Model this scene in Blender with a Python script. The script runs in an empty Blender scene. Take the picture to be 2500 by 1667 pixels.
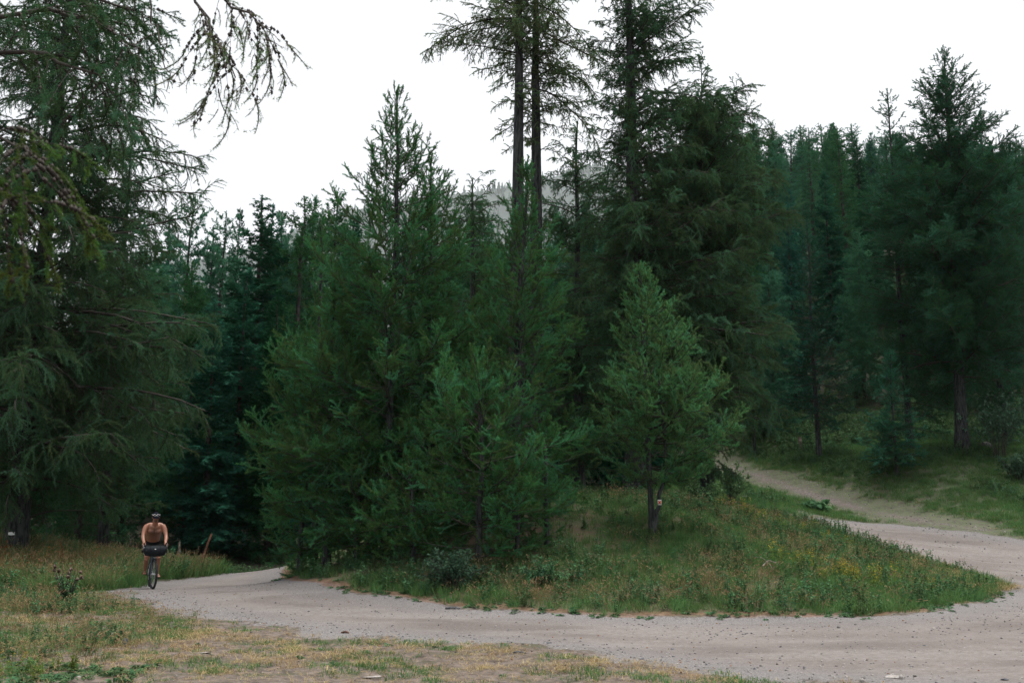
import bpy, bmesh, math, random
import numpy as np
from mathutils import Vector, Matrix, Euler

# ------------------------------------------------------------------ camera, sky, sun, exposure
scene = bpy.context.scene
col = scene.collection
R = math.radians
CAM_H, PITCH, FPX = 1.6, 10.05, 2430.6          # eye height (m), tilt (deg), focal length in photo pixels (35 mm lens)
cam_data = bpy.data.cameras.new("camera")
cam_data.lens = 35.0
cam_data.sensor_width = 36.0
cam_data.clip_start = 0.1
cam_data.clip_end = 20000.0
cam_data.dof.use_dof = True
cam_data.dof.focus_distance = 24.0
cam_data.dof.aperture_fstop = 3.2
cam = bpy.data.objects.new("camera", cam_data)
cam.location = (0, 0, CAM_H)
cam.rotation_euler = (R(90 + PITCH), 0, 0)
col.objects.link(cam)
scene.camera = cam

SUN_EL, SUN_AZ = 74.0, 50.0                      # the bright part of the overcast sky is overhead, a bit right of the view
world = bpy.data.worlds.new("World")
scene.world = world
world.use_nodes = True
wn = world.node_tree.nodes
wl = world.node_tree.links
wn.clear()
sky = wn.new("ShaderNodeTexSky")
sky.sky_type = 'NISHITA'
sky.sun_disc = False
sky.sun_elevation = R(SUN_EL)
sky.sun_rotation = R(SUN_AZ)
sky.altitude = 1500
sky.air_density = 1.0
sky.dust_density = 6.0
sky.ozone_density = 1.0
hs = wn.new("ShaderNodeHueSaturation")
hs.inputs['Saturation'].default_value = 0.30
veil = wn.new("ShaderNodeGamma")                  # a closed veil of high cloud spreads the sky's light almost evenly
veil.inputs['Gamma'].default_value = 0.35
bg = wn.new("ShaderNodeBackground")
bg.inputs['Strength'].default_value = 0.15
wo = wn.new("ShaderNodeOutputWorld")
wl.new(sky.outputs[0], hs.inputs['Color'])
wl.new(hs.outputs[0], veil.inputs['Color'])
wl.new(veil.outputs[0], bg.inputs['Color'])
wl.new(bg.outputs[0], wo.inputs['Surface'])

sun_d = bpy.data.lights.new("sun", 'SUN')
sun_d.energy = 1.3
sun_d.angle = R(50)
sun_d.color = (1.0, 0.97, 0.93)
sun = bpy.data.objects.new("sun", sun_d)
sun.location = (-20, 40, 60)
_sd = Vector((math.sin(R(SUN_AZ)) * math.cos(R(SUN_EL)), math.cos(R(SUN_AZ)) * math.cos(R(SUN_EL)), math.sin(R(SUN_EL))))
sun.rotation_euler = _sd.to_track_quat('Z', 'Y').to_euler()
col.objects.link(sun)

vs = scene.view_settings
vs.view_transform = 'Standard'
vs.look = 'None'
vs.exposure = 2.15
vs.gamma = 1.0
vs.use_curve_mapping = False
cy = scene.cycles
cy.max_bounces = 7
cy.diffuse_bounces = 2
cy.glossy_bounces = 2
cy.transmission_bounces = 3
cy.volume_bounces = 1
cy.transparent_max_bounces = 6
cy.use_denoising = True
cy.denoiser = 'OPENIMAGEDENOISE'
cy.denoising_prefilter = 'ACCURATE'
cy.denoising_input_passes = 'RGB_ALBEDO_NORMAL'
cy.use_adaptive_sampling = False
cy.sample_clamp_indirect = 3.0

# ------------------------------------------------------------------ helpers
rng = np.random.default_rng(7)
UP = np.array([0., 0., 1.])
_sp, _cp = math.sin(R(PITCH)), math.cos(R(PITCH))

def ray(px, py):
    cx = (px - 1250.) / FPX
    c = (833.5 - py) / FPX
    k = _cp - c * _sp
    return cx / k, (_sp + c * _cp) / k

def pix(px, py, d):
    """the point that the photograph shows at (px, py), d metres away along the ground"""
    kx, kz = ray(px, py)
    return np.array([kx * d, d, CAM_H + kz * d])

def norm(a):
    return a / np.maximum(np.linalg.norm(a, axis=-1, keepdims=True), 1e-9)

def vnoise(x, y, seed=0):
    xi = np.floor(x).astype(np.int64); yi = np.floor(y).astype(np.int64)
    xf = x - xi; yf = y - yi
    u = xf * xf * (3 - 2 * xf); v = yf * yf * (3 - 2 * yf)
    def h(a, b):
        n = (a * 374761393 + b * 668265263 + seed * 974711) & 0x7fffffff
        n = ((n ^ (n >> 13)) * 1274126177) & 0x7fffffff
        return ((n ^ (n >> 16)) & 0xffff) / 65535.0
    return (h(xi, yi) * (1 - u) + h(xi + 1, yi) * u) * (1 - v) + (h(xi, yi + 1) * (1 - u) + h(xi + 1, yi + 1) * u) * v

def fbm(x, y, f=1.0, octv=4, seed=0):
    s = np.zeros_like(x, dtype=float); a = 0.5; t = 0
    for i in range(octv):
        s += a * vnoise(x * f + 17.3 * i, y * f - 9.1 * i, seed + i); t += a
        a *= 0.5; f *= 2.03
    return s / t

def smooth(a, b, x):
    t = np.clip((x - a) / (b - a), 0, 1)
    return t * t * (3 - 2 * t)

class Acc:
    """collects triangles / quads in numpy and links them as ONE mesh object"""
    def __init__(self):
        self.v, self.f, self.m, self.t, self.n = [], [], [], [], 0
    def add(self, V, F, mat=0, tint=None):
        V = np.asarray(V, float).reshape(-1, 3); F = np.asarray(F, np.int64)
        if len(F) == 0: return
        self.v.append(V); self.f.append(F + self.n); self.m.append(np.full(len(F), mat, np.int32))
        self.t.append(np.zeros(len(V)) + (0.5 if tint is None else tint)); self.n += len(V)
    def mesh(self, name, mats, smooth_mats=()):
        me = bpy.data.meshes.new(name)
        V = np.concatenate(self.v)
        me.vertices.add(len(V)); me.vertices.foreach_set('co', V.ravel())
        sizes = np.concatenate([np.full(len(f), f.shape[1]) for f in self.f])
        loops = np.concatenate([f.ravel() for f in self.f])
        me.loops.add(len(loops)); me.loops.foreach_set('vertex_index', loops.astype(np.int32))
        me.polygons.add(len(sizes))
        me.polygons.foreach_set('loop_start', np.concatenate([[0], np.cumsum(sizes)[:-1]]).astype(np.int32))
        mi = np.concatenate(self.m)
        me.polygons.foreach_set('material_index', mi)
        if smooth_mats:
            me.polygons.foreach_set('use_smooth', np.isin(mi, smooth_mats))
        at = me.attributes.new('tint', 'FLOAT', 'POINT')
        at.data.foreach_set('value', np.concatenate(self.t).astype(np.float32))
        for m in mats: me.materials.append(m)
        me.update(calc_edges=True)
        return me

def link(name, data, parent=None, loc=None):
    o = bpy.data.objects.new(name, data)
    col.objects.link(o)
    if parent is not None: o.parent = parent
    if loc is not None: o.location = loc
    return o

def tag(o, label=None, cat=None, group=None, kind=None):
    if label: o['label'] = label
    if cat: o['category'] = cat
    if group: o['group'] = group
    if kind: o['kind'] = kind
    return o

def thing(name, label, cat, loc=(0, 0, 0), rz=0.0, group=None):
    o = link(name, None, None, loc)
    o.rotation_euler = (0, 0, rz)
    return tag(o, label, cat, group)

def copy_tree(o, parent=None):
    c = o.copy(); col.objects.link(c)
    if parent is not None: c.parent = parent
    for ch in list(o.children): copy_tree(ch, c)
    return c

def tubes(acc, C, r, sides=3, mat=0, tint=None, cap=False):
    """C (N,K,3) centre lines, r (N,K) radii"""
    N, K, _ = C.shape
    T = norm(np.gradient(C, axis=1))
    ref = np.where(np.abs(T[:, :1, 2:3]) > 0.9, np.array([1., 0, 0]), UP)
    S = norm(np.cross(T, np.broadcast_to(ref, T.shape))); B = np.cross(S, T)
    a = np.arange(sides) * 2 * np.pi / sides
    V = C[:, :, None] + r[:, :, None, None] * (S[:, :, None] * np.cos(a)[:, None] + B[:, :, None] * np.sin(a)[:, None])
    i = np.arange(N)[:, None, None] * K * sides + np.arange(K - 1)[None, :, None] * sides
    j = np.arange(sides)[None, None, :]; j2 = (j + 1) % sides
    F = np.stack([i + j, i + j2, i + sides + j2, i + sides + j], -1).reshape(-1, 4)
    tt = None if tint is None else np.repeat(tint, K * sides)
    acc.add(V, F, mat, tt)
    if cap:
        for e, fl in ((0, 1), (K - 1, -1)):
            c = C[:, e]; Vc = np.concatenate([V[:, e], c[:, None]], 1)
            ii = np.arange(N)[:, None] * (sides + 1)
            jj = np.arange(sides)[None]
            F = np.stack([ii + jj, ii + (jj + 1) % sides, np.broadcast_to(ii + sides, (N, sides))], -1).reshape(-1, 3)
            acc.add(Vc, F[:, ::fl], mat)

def mat_euler(X, Z):
    """XYZ eulers of frames with local x along X and local z towards Z"""
    X = norm(X); Y = norm(np.cross(Z, X)); Z = np.cross(X, Y)
    sy = np.clip(-X[:, 2], -1, 1)
    return np.stack([np.arctan2(Y[:, 2], Z[:, 2]), np.arcsin(sy), np.arctan2(X[:, 1], X[:, 0])], -1)

def sower(name, variants):
    """a geometry node group that sets the variants (meshes) on the points of a cloud, as geometry of the cloud's own object"""
    ng = bpy.data.node_groups.new(name, 'GeometryNodeTree')
    ng.interface.new_socket('Geometry', in_out='INPUT', socket_type='NodeSocketGeometry')
    ng.interface.new_socket('Geometry', in_out='OUTPUT', socket_type='NodeSocketGeometry')
    N = ng.nodes.new; lk = ng.links.new
    gi, go = N('NodeGroupInput'), N('NodeGroupOutput')
    join = N('GeometryNodeJoinGeometry'); ins = []
    for me in variants:
        o = bpy.data.objects.new(me.name, me)
        oi = N('GeometryNodeObjectInfo'); oi.inputs['Object'].default_value = o
        g2 = N('GeometryNodeGeometryToInstance'); lk(oi.outputs['Geometry'], g2.inputs[0]); ins.append(g2)
    for g2 in reversed(ins): lk(g2.outputs[0], join.inputs[0])
    iop = N('GeometryNodeInstanceOnPoints')
    def na(nm, t):
        a = N('GeometryNodeInputNamedAttribute'); a.data_type = t; a.inputs['Name'].default_value = nm; return a.outputs[0]
    sep = N('GeometryNodeSeparateGeometry'); sep.domain = 'POINT'
    lk(gi.outputs[0], sep.inputs[0]); lk(na('seed_point', 'BOOLEAN'), sep.inputs['Selection'])
    lk(sep.outputs['Selection'], iop.inputs['Points']); lk(join.outputs[0], iop.inputs['Instance'])
    iop.inputs['Pick Instance'].default_value = True
    lk(na('pick', 'INT'), iop.inputs['Instance Index'])
    e2 = N('FunctionNodeEulerToRotation'); lk(na('rot', 'FLOAT_VECTOR'), e2.inputs[0]); lk(e2.outputs[0], iop.inputs['Rotation'])
    lk(na('size', 'FLOAT_VECTOR'), iop.inputs['Scale'])
    j2 = N('GeometryNodeJoinGeometry'); lk(iop.outputs[0], j2.inputs[0]); lk(sep.outputs['Inverted'], j2.inputs[0])
    lk(j2.outputs[0], go.inputs[0])
    return ng

def sow_points(me, P, rot, size, pick):
    """adds the points that a sower plants to a mesh"""
    n0 = len(me.vertices); n = len(P)
    me.vertices.add(n)
    co = np.empty((n0 + n, 3), np.float32); me.vertices.foreach_get('co', co.ravel()); co[n0:] = P; me.vertices.foreach_set('co', co.ravel())
    def put(nm, t, key, v, w):
        a = me.attributes.get(nm) or me.attributes.new(nm, t, 'POINT')
        buf = np.zeros((n0 + n, w) if w > 1 else n0 + n, np.float32 if t.startswith('FLOAT') else (bool if t == 'BOOLEAN' else np.int32))
        a.data.foreach_get(key, buf.ravel()); buf[n0:] = v; a.data.foreach_set(key, buf.ravel())
    put('seed_point', 'BOOLEAN', 'value', True, 1); put('pick', 'INT', 'value', pick, 1)
    put('rot', 'FLOAT_VECTOR', 'vector', rot, 3); put('size', 'FLOAT_VECTOR', 'vector', np.broadcast_to(np.asarray(size, float).reshape(n, -1), (n, 3)), 3)
    me.update()

def sown(o, ng):
    m = o.modifiers.new('sower', 'NODES'); m.node_group = ng
    return o

# ------------------------------------------------------------------ materials
def new_mat(name):
    m = bpy.data.materials.new(name); m.use_nodes = True
    nt = m.node_tree; nt.nodes.clear()
    out = nt.nodes.new('ShaderNodeOutputMaterial')
    return m, nt, out

def nd(nt, t, **kw):
    n = nt.nodes.new(t)
    for k, v in kw.items():
        if k.startswith('i_'): n.inputs[k[2:].replace('_', ' ')].default_value = v
        else: setattr(n, k, v)
    return n

def mixc(nt, fac, a, b, blend='MIX'):
    n = nt.nodes.new('ShaderNodeMix'); n.data_type = 'RGBA'; n.blend_type = blend
    for s, v in ((0, fac), (6, a), (7, b)):
        if isinstance(v, (int, float)): n.inputs[s].default_value = v
        elif isinstance(v, tuple): n.inputs[s].default_value = (*v, 1.0) if len(v) == 3 else v
        else: nt.links.new(v, n.inputs[s])
    return n.outputs[2]

def ramp(nt, fac, a, b):
    n = nt.nodes.new('ShaderNodeMapRange'); n.interpolation_type = 'SMOOTHSTEP'
    n.inputs[1].default_value = a; n.inputs[2].default_value = b
    nt.links.new(fac, n.inputs[0]); return n.outputs[0]

def mth(nt, op, a, b=0.0):
    n = nt.nodes.new('ShaderNodeMath'); n.operation = op
    for s, v in ((0, a), (1, b)):
        if isinstance(v, (int, float)): n.inputs[s].default_value = v
        else: nt.links.new(v, n.inputs[s])
    return n.outputs[0]

def attr(nt, name):
    n = nt.nodes.new('ShaderNodeAttribute'); n.attribute_name = name; return n.outputs['Fac']

def noise(nt, scale, detail=4.0, rough=0.55, coord='Object', stretch=None):
    tc = nt.nodes.new('ShaderNodeTexCoord'); out = tc.outputs[coord]
    if stretch:
        mp = nt.nodes.new('ShaderNodeMapping'); mp.inputs['Scale'].default_value = stretch
        nt.links.new(out, mp.inputs[0]); out = mp.outputs[0]
    n = nt.nodes.new('ShaderNodeTexNoise')
    n.inputs['Scale'].default_value = scale; n.inputs['Detail'].default_value = detail; n.inputs['Roughness'].default_value = rough
    nt.links.new(out, n.inputs['Vector']); return n.outputs['Fac']

def leaf_mat(name, c1, c2, trans=0.35, rnd=0.35, patch=0.6, tipc=None):
    """needles / leaves: diffuse and translucent, tint per shoot, per-object variation, patches through the crown"""
    m, nt, out = new_mat(name)
    c = mixc(nt, attr(nt, 'tint'), c1, c2)
    c = mixc(nt, ramp(nt, noise(nt, patch, 2.0), 0.35, 0.7), c, tipc or tuple(x * 1.35 for x in c2))
    oi = nt.nodes.new('ShaderNodeObjectInfo')
    hsv = nt.nodes.new('ShaderNodeHueSaturation')
    nt.links.new(mth(nt, 'ADD', mth(nt, 'MULTIPLY', oi.outputs['Random'], rnd * 0.14), 0.5 - rnd * 0.07), hsv.inputs['Hue'])
    nt.links.new(mth(nt, 'ADD', mth(nt, 'MULTIPLY', oi.outputs['Random'], rnd), 1.0 - rnd / 2), hsv.inputs['Value'])
    nt.links.new(c, hsv.inputs['Color'])
    d = nd(nt, 'ShaderNodeBsdfDiffuse'); t = nd(nt, 'ShaderNodeBsdfTranslucent')
    nt.links.new(hsv.outputs[0], d.inputs[0]); nt.links.new(hsv.outputs[0], t.inputs[0])
    mx = nd(nt, 'ShaderNodeMixShader'); mx.inputs[0].default_value = trans
    nt.links.new(d.outputs[0], mx.inputs[1]); nt.links.new(t.outputs[0], mx.inputs[2])
    nt.links.new(mx.outputs[0], out.inputs[0])
    return m

def solid(name, c, rough=0.6, var=0.15, scale=8.0, metal=0.0, bump=0.0, c2=None, coord='Object', stretch=None, spec=0.4):
    m, nt, out = new_mat(name)
    b = nd(nt, 'ShaderNodeBsdfPrincipled'); b.inputs['Roughness'].default_value = rough; b.inputs['Metallic'].default_value = metal
    b.inputs['Specular IOR Level'].default_value = spec
    n = noise(nt, scale, 5.0, 0.6, coord, stretch)
    lo = tuple(x * (1 - var) for x in c); hi = c2 or tuple(min(1, x * (1 + var)) for x in c)
    nt.links.new(mixc(nt, ramp(nt, n, 0.3, 0.7), lo, hi), b.inputs['Base Color'])
    if bump:
        bp = nd(nt, 'ShaderNodeBump'); bp.inputs['Strength'].default_value = bump; bp.inputs['Distance'].default_value = 0.03
        nt.links.new(n, bp.inputs['Height']); nt.links.new(bp.outputs[0], b.inputs['Normal'])
    nt.links.new(b.outputs[0], out.inputs[0]); return m

BARK = solid('larch_bark', (0.028, 0.031, 0.032), 0.95, 0.55, 5.0, bump=1.0, c2=(0.070, 0.074, 0.075), stretch=(3, 3, 0.6), spec=0.1)
TWIG = solid('twig_bark', (0.040, 0.037, 0.032), 0.95, 0.3, 3.0, c2=(0.08, 0.075, 0.066), spec=0.1)
DEADTWIG = solid('lichen_twig_bark', (0.042, 0.038, 0.033), 0.95, 0.3, 2.0, c2=(0.078, 0.072, 0.063), spec=0.1)
FARBARK = solid('far_bark', (0.035, 0.03, 0.028), 0.95, 0.4, 4.0, c2=(0.07, 0.062, 0.06), spec=0.1)  # bark tone of the background trees
SFIR = leaf_mat('small_fir_needles', (0.022, 0.120, 0.070), (0.048, 0.175, 0.100), 0.3, 0.4)
OLIVE = leaf_mat('olive_larch_needles', (0.036, 0.084, 0.020), (0.085, 0.138, 0.034), 0.4, 0.5)
YOUNG = leaf_mat('young_larch_needles', (0.017, 0.092, 0.032), (0.078, 0.200, 0.060), 0.45, 0.8)
LIGHT = leaf_mat('pale_larch_needles', (0.036, 0.140, 0.050), (0.115, 0.235, 0.082), 0.45, 0.7)
OLD = leaf_mat('old_larch_needles', (0.029, 0.088, 0.042), (0.068, 0.138, 0.058), 0.38, 0.7)
TALL = leaf_mat('tall_larch_needles', (0.060, 0.125, 0.055), (0.150, 0.200, 0.085), 0.50, 0.7)
FIR = leaf_mat('fir_needles', (0.012, 0.068, 0.042), (0.028, 0.110, 0.063), 0.22, 0.5)
BGL = leaf_mat('far_larch_needles', (0.018, 0.082, 0.042), (0.046, 0.132, 0.062), 0.30, 0.5)
CONE = solid('cone_brown', (0.030, 0.023, 0.018), 0.9, 0.3, 20)
# ------------------------------------------------------------------ terrain
def far_z(x, y):
    a = x / np.maximum(y, 1.0)
    wr = smooth(-0.12, 0.16, a)
    yr = y - 50 + 0.25 * (x - 15)
    right = 4.5 + 0.43 * 105 * (1 - np.exp(-np.maximum(yr, -12) / 105.)) * 1.32
    left = 0.2 + 0.14 * np.clip(y - 44, -10, 90)
    far = smooth(190, 420, np.hypot(x, y))
    return (right * wr + left * (1 - wr)) * (1 - far) + 12 * far

CP = [(-20, 0, 0), (0, 0, 0), (20, 0, 0), (-14, 8, .05), (0, 8, 0), (14, 8, 0), (-20, 16, .2), (-34, 12, .4), (32, 10, .2),
      (0, -25, 0), (-30, -20, 0), (30, -20, 0), (26, 20, .1), (36, 30, .8),
      (-6, 12.2, .0), (6, 12, 0), (0, 16, -.02), (8, 16.5, 0), (-9, 17, .03), (14, 18, 0),
      (-2.5, 31, 1.6), (0, 34, 2.0), (3, 33, 2.15), (-6, 35, 0.3), (-7.5, 37, -.7), (-5, 41, 0), (0, 42, 2.4), (5, 43, 2.8), (-12, 42, -.5),
      (-10, 37, -.7), (-20, 42, .4), (-27, 34, 1.1), (-20, 50, 1), (-5, 50, 1.6), (5, 52, 3.6), (12, 58, 6.2), (40, 45, 4.5), (30, 55, 6.5), (40, 58, 8)]
CP = [np.array(c, float) for c in CP]
for c in [(1250, 1500, 17.3), (1800, 1505, 17.2), (690, 1412, 27.5), (620, 1394, 31.5), (400, 1398, 29.5), (0, 1400, 27), (100, 1345, 32), (370, 1435, 23.8),
          (1585, 1300, 23), (1585, 1225, 26), (1400, 1225, 26.5), (1200, 1300, 23.5), (1000, 1335, 24.5), (850, 1370, 26), (1100, 1420, 20.3), (1500, 1420, 19.5), (1500, 1360, 21.3),
          (1900, 1400, 20.5), (1900, 1330, 24), (2200, 1400, 22.8), (2300, 1445, 21.5), (2460, 1430, 24.4), (2300, 1380, 27), (2100, 1315, 30), (1930, 1265, 33), (1780, 1243, 35),
          (2500, 1320, 33), (2300, 1290, 35.5), (2000, 1262, 38), (1700, 1240, 37), (2100, 1230, 42), (1900, 1170, 47), (1770, 1140, 52), (1690, 1118, 57),
          (2200, 1150, 43.5), (2365, 1092, 46), (2500, 1180, 41), (2500, 1250, 37), (2060, 1070, 55), (1870, 1062, 56), (1880, 1222, 40), (1790, 1195, 41.5)]:
    CP.append(pix(*c))
for x in np.linspace(-70, 80, 16): CP.append(np.array([x, 72., far_z(np.array(x), np.array(72.))]))
for x, y in ((-60, 40), (-60, 10), (70, 40), (70, 10), (-60, 60)): CP.append(np.array([x, y, [0.8, 0.4, 5.0, 0.6, 2.0][[(-60, 40), (-60, 10), (70, 40), (70, 10), (-60, 60)].index((x, y))]]))
CP = np.array(CP)

def _tps(r2):
    return 0.5 * r2 * np.log(r2 + 1e-6)
_n = len(CP)
_d2 = ((CP[:, None, :2] - CP[None, :, :2]) ** 2).sum(-1)
_A = np.zeros((_n + 3, _n + 3)); _A[:_n, :_n] = _tps(_d2) + np.eye(_n) * 0.6
_A[:_n, _n] = 1; _A[:_n, _n + 1:] = CP[:, :2]; _A[_n, :_n] = 1; _A[_n + 1:, :_n] = CP[:, :2].T
_W = np.linalg.solve(_A, np.concatenate([CP[:, 2], np.zeros(3)]))

def terrain(x, y):
    x = np.asarray(x, float); y = np.asarray(y, float); sh = np.broadcast(x, y).shape
    xf = np.broadcast_to(x, sh).ravel(); yf = np.broadcast_to(y, sh).ravel()
    z = np.empty(xf.size)
    for a in range(0, xf.size, 40000):
        X, Y = xf[a:a + 40000], yf[a:a + 40000]
        d2 = (X[:, None] - CP[None, :, 0]) ** 2 + (Y[:, None] - CP[None, :, 1]) ** 2
        z[a:a + 40000] = _tps(d2) @ _W[:_n] + _W[_n] + X * _W[_n + 1] + Y * _W[_n + 2]
    w = np.maximum(smooth(60, 74, yf), np.maximum(smooth(45, 62, np.abs(xf)), smooth(12, 24, -yf)))
    fz = np.where(yf > 30, far_z(xf, np.maximum(yf, 30)), 0.4 + 0.0 * xf)
    fz = np.where(yf <= 30, np.where(xf > 0, 0.6, 0.4), fz)
    return (z * (1 - w) + fz * w).reshape(sh)

def hit(px, py):
    """where the photograph's ray meets the ground"""
    kx, kz = ray(px, py)
    Y = np.geomspace(4, 140, 1400)
    dz = CAM_H + kz * Y - terrain(kx * Y, Y)
    k = np.nonzero(dz < 0)[0]
    if len(k) == 0: return np.array([kx * 140, 140., 0])
    k = max(k[0], 1); t = dz[k - 1] / (dz[k - 1] - dz[k]); y = Y[k - 1] + t * (Y[k] - Y[k - 1])
    return np.array([kx * y, y, terrain(kx * y, y)])

def poly_world(pts):
    return np.array([hit(*p)[:2] if len(p) == 2 else p[:2] for p in pts])

def poly_sd(P, x, y):
    """signed distance to a polygon (negative inside)"""
    x = x.ravel(); y = y.ravel(); best = np.full(x.size, 1e9); ins = np.zeros(x.size, bool)
    for i in range(len(P)):
        a, b = P[i], P[(i + 1) % len(P)]
        e = b - a; t = np.clip(((x - a[0]) * e[0] + (y - a[1]) * e[1]) / max(e @ e, 1e-9), 0, 1)
        best = np.minimum(best, np.hypot(x - a[0] - t * e[0], y - a[1] - t * e[1]))
        c = (a[1] > y) != (b[1] > y)
        ins ^= c & (x < (b[0] - a[0]) * (y - a[1]) / (b[1] - a[1] + 1e-12) + a[0])
    return np.where(ins, -best, best)

W = lambda x, y: (x, y, 0)
ROAD_NEAR = poly_world([(255, 1441), (430, 1484), (640, 1522), (900, 1548), (1300, 1574), (1600, 1612), (1850, 1645), W(5.2, 9.3), W(9, 7.5), W(20, 6), W(22, 16), W(18.5, 25),
                        (2490, 1420), (2400, 1465), (2250, 1492), (2100, 1503), (1800, 1503), (1500, 1500), (1300, 1489), (1100, 1472), (850, 1437), (700, 1414), (690, 1402), W(-7.4, 33.5), W(-8.2, 36.5), W(-10.2, 36.0), W(-9.9, 33),
                        (556, 1398), (480, 1408), (380, 1420)])
ROAD_UP = poly_world([W(14.5, 20), W(21, 20), W(22, 26), W(19.5, 31.5), (2500, 1318), (2400, 1303), (2300, 1290), (2150, 1276), (2000, 1262), (1900, 1258), W(7.5, 38.3), W(4, 38), W(-2, 38), W(-2, 35.5), W(4, 35), (1800, 1246), (1880, 1256), (1950, 1272), (2100, 1317), (2300, 1382), (2400, 1410), (2480, 1435)])
TRACK = poly_world([(2350, 1300), (2200, 1275), (2050, 1240), (1900, 1200), (1830, 1172), (1760, 1146), W(9.5, 58), W(11, 58.5), (1810, 1137), (1900, 1160), (2000, 1190), (2120, 1225), (2300, 1262), (2480, 1300)])
LAYBY = poly_world([(-80, 1434), (60, 1437), (75, 1446), (40, 1456), (-80, 1462)])
ISLAND = poly_world([(2480, 1432), (2400, 1465), (2250, 1492), (2100, 1503), (1800, 1503), (1500, 1500), (1300, 1489), (1100, 1472), (850, 1437), (690, 1410), W(-7.2, 33.5), W(-7, 40), W(-2, 36), W(4, 36), (1800, 1246), (1950, 1272), (2100, 1317), (2300, 1382)])
VERGE = poly_world([(0, 1445), (255, 1441), (380, 1420), (480, 1408), (556, 1398), W(-9.6, 33.5), W(-13, 35), W(-24, 35), W(-26, 24), W(-15, 22.5)])

def fields(x, y):
    sh = x.shape
    near = poly_sd(ROAD_NEAR, x, y); up = poly_sd(ROAD_UP, x, y); lay = poly_sd(LAYBY, x, y) + .1
    trk = poly_sd(TRACK, x, y); isl = poly_sd(ISLAND, x, y); ver = poly_sd(VERGE, x, y)
    return dict(road=np.minimum(np.minimum(near, up), lay).reshape(sh), trk=trk.reshape(sh), isl=isl.reshape(sh), ver=ver.reshape(sh), near=near.reshape(sh), up=up.reshape(sh))

# polar sheet round the camera: fine where the camera looks, coarse elsewhere, out to the horizon
th = np.concatenate([np.linspace(-180, -38, 24)[:-1], np.linspace(-38, 38, 300), np.linspace(38, 180, 24)[1:]])
th = R(1) * th
rr = np.concatenate([[0.02, 0.6, 1.5, 3.0, 4.5], np.geomspace(5.5, 62, 250), np.geomspace(66, 6300, 64)])
TH, RR = np.meshgrid(th[:-1], rr)
GX = RR * np.sin(TH); GY = RR * np.cos(TH)
GZ = terrain(GX, GY)
Fd = fields(GX, GY)
edge_n = (fbm(GX, GY, 1.1, 4, 3) - .5)
fgside = (Fd['isl'] > 1.2) & (GY < 27)
roadm = np.where(fgside, smooth(1.3, -.9, Fd['road'] + edge_n * 2.2), smooth(0.28, -0.28, Fd['road'] + edge_n * 0.9))
trkm = smooth(0.25, -0.45, Fd['trk'] + .42 + edge_n * 1.5)
relief = (fbm(GX, GY, 0.7, 3, 11) - .5) * 0.16 + (fbm(GX, GY, 3.0, 3, 12) - .5) * 0.05
relief *= smooth(80, 50, RR)
ruts = (fbm(GX * 0.25, GY, 1.4, 3, 14) - .5) * 0.055
GZ = GZ + relief * (1 - np.maximum(roadm, trkm) * 0.9) + ruts * roadm - 0.03 * roadm
litter = np.exp(-((Fd['near'] - 0.10) / 0.26) ** 2) * smooth(0.9, 0.1, Fd['isl']) * smooth(-1.0, 0.4, Fd['near'])
fg = smooth(-.6, 0.0, Fd['near']) * (GY < 30) * (Fd['isl'] > 0) * (Fd['ver'] > 0)
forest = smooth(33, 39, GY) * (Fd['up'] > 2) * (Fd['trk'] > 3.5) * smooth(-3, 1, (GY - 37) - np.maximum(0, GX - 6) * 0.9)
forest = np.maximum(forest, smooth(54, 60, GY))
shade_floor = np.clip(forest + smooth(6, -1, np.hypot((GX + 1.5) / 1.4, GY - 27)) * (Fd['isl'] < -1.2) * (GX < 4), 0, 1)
nT, nR = TH.shape[1], TH.shape[0]
V = np.stack([GX, GY, GZ], -1).reshape(-1, 3)
ii, jj = np.meshgrid(np.arange(nR - 1), np.arange(nT), indexing='ij')
j2 = (jj + 1) % nT
Fq = np.stack([ii * nT + jj, ii * nT + j2, (ii + 1) * nT + j2, (ii + 1) * nT + jj], -1).reshape(-1, 4)[:, ::-1]
wheel_d = -Fd['near']
wheel = (np.exp(-((wheel_d - 1.15 + edge_n * .5) / .30) ** 2) + .8 * np.exp(-((wheel_d - 2.6 + edge_n * .7) / .33) ** 2)) * (Fd['isl'] < 3.8)
wheel = np.maximum(wheel, np.exp(-((-Fd['up'] - 1.2 + edge_n * .5) / .32) ** 2) * .8)
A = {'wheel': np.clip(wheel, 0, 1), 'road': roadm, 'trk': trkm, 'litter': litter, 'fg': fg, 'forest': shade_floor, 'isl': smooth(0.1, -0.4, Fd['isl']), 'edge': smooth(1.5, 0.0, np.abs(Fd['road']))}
A = {k: v.ravel() for k, v in A.items()}

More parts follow.
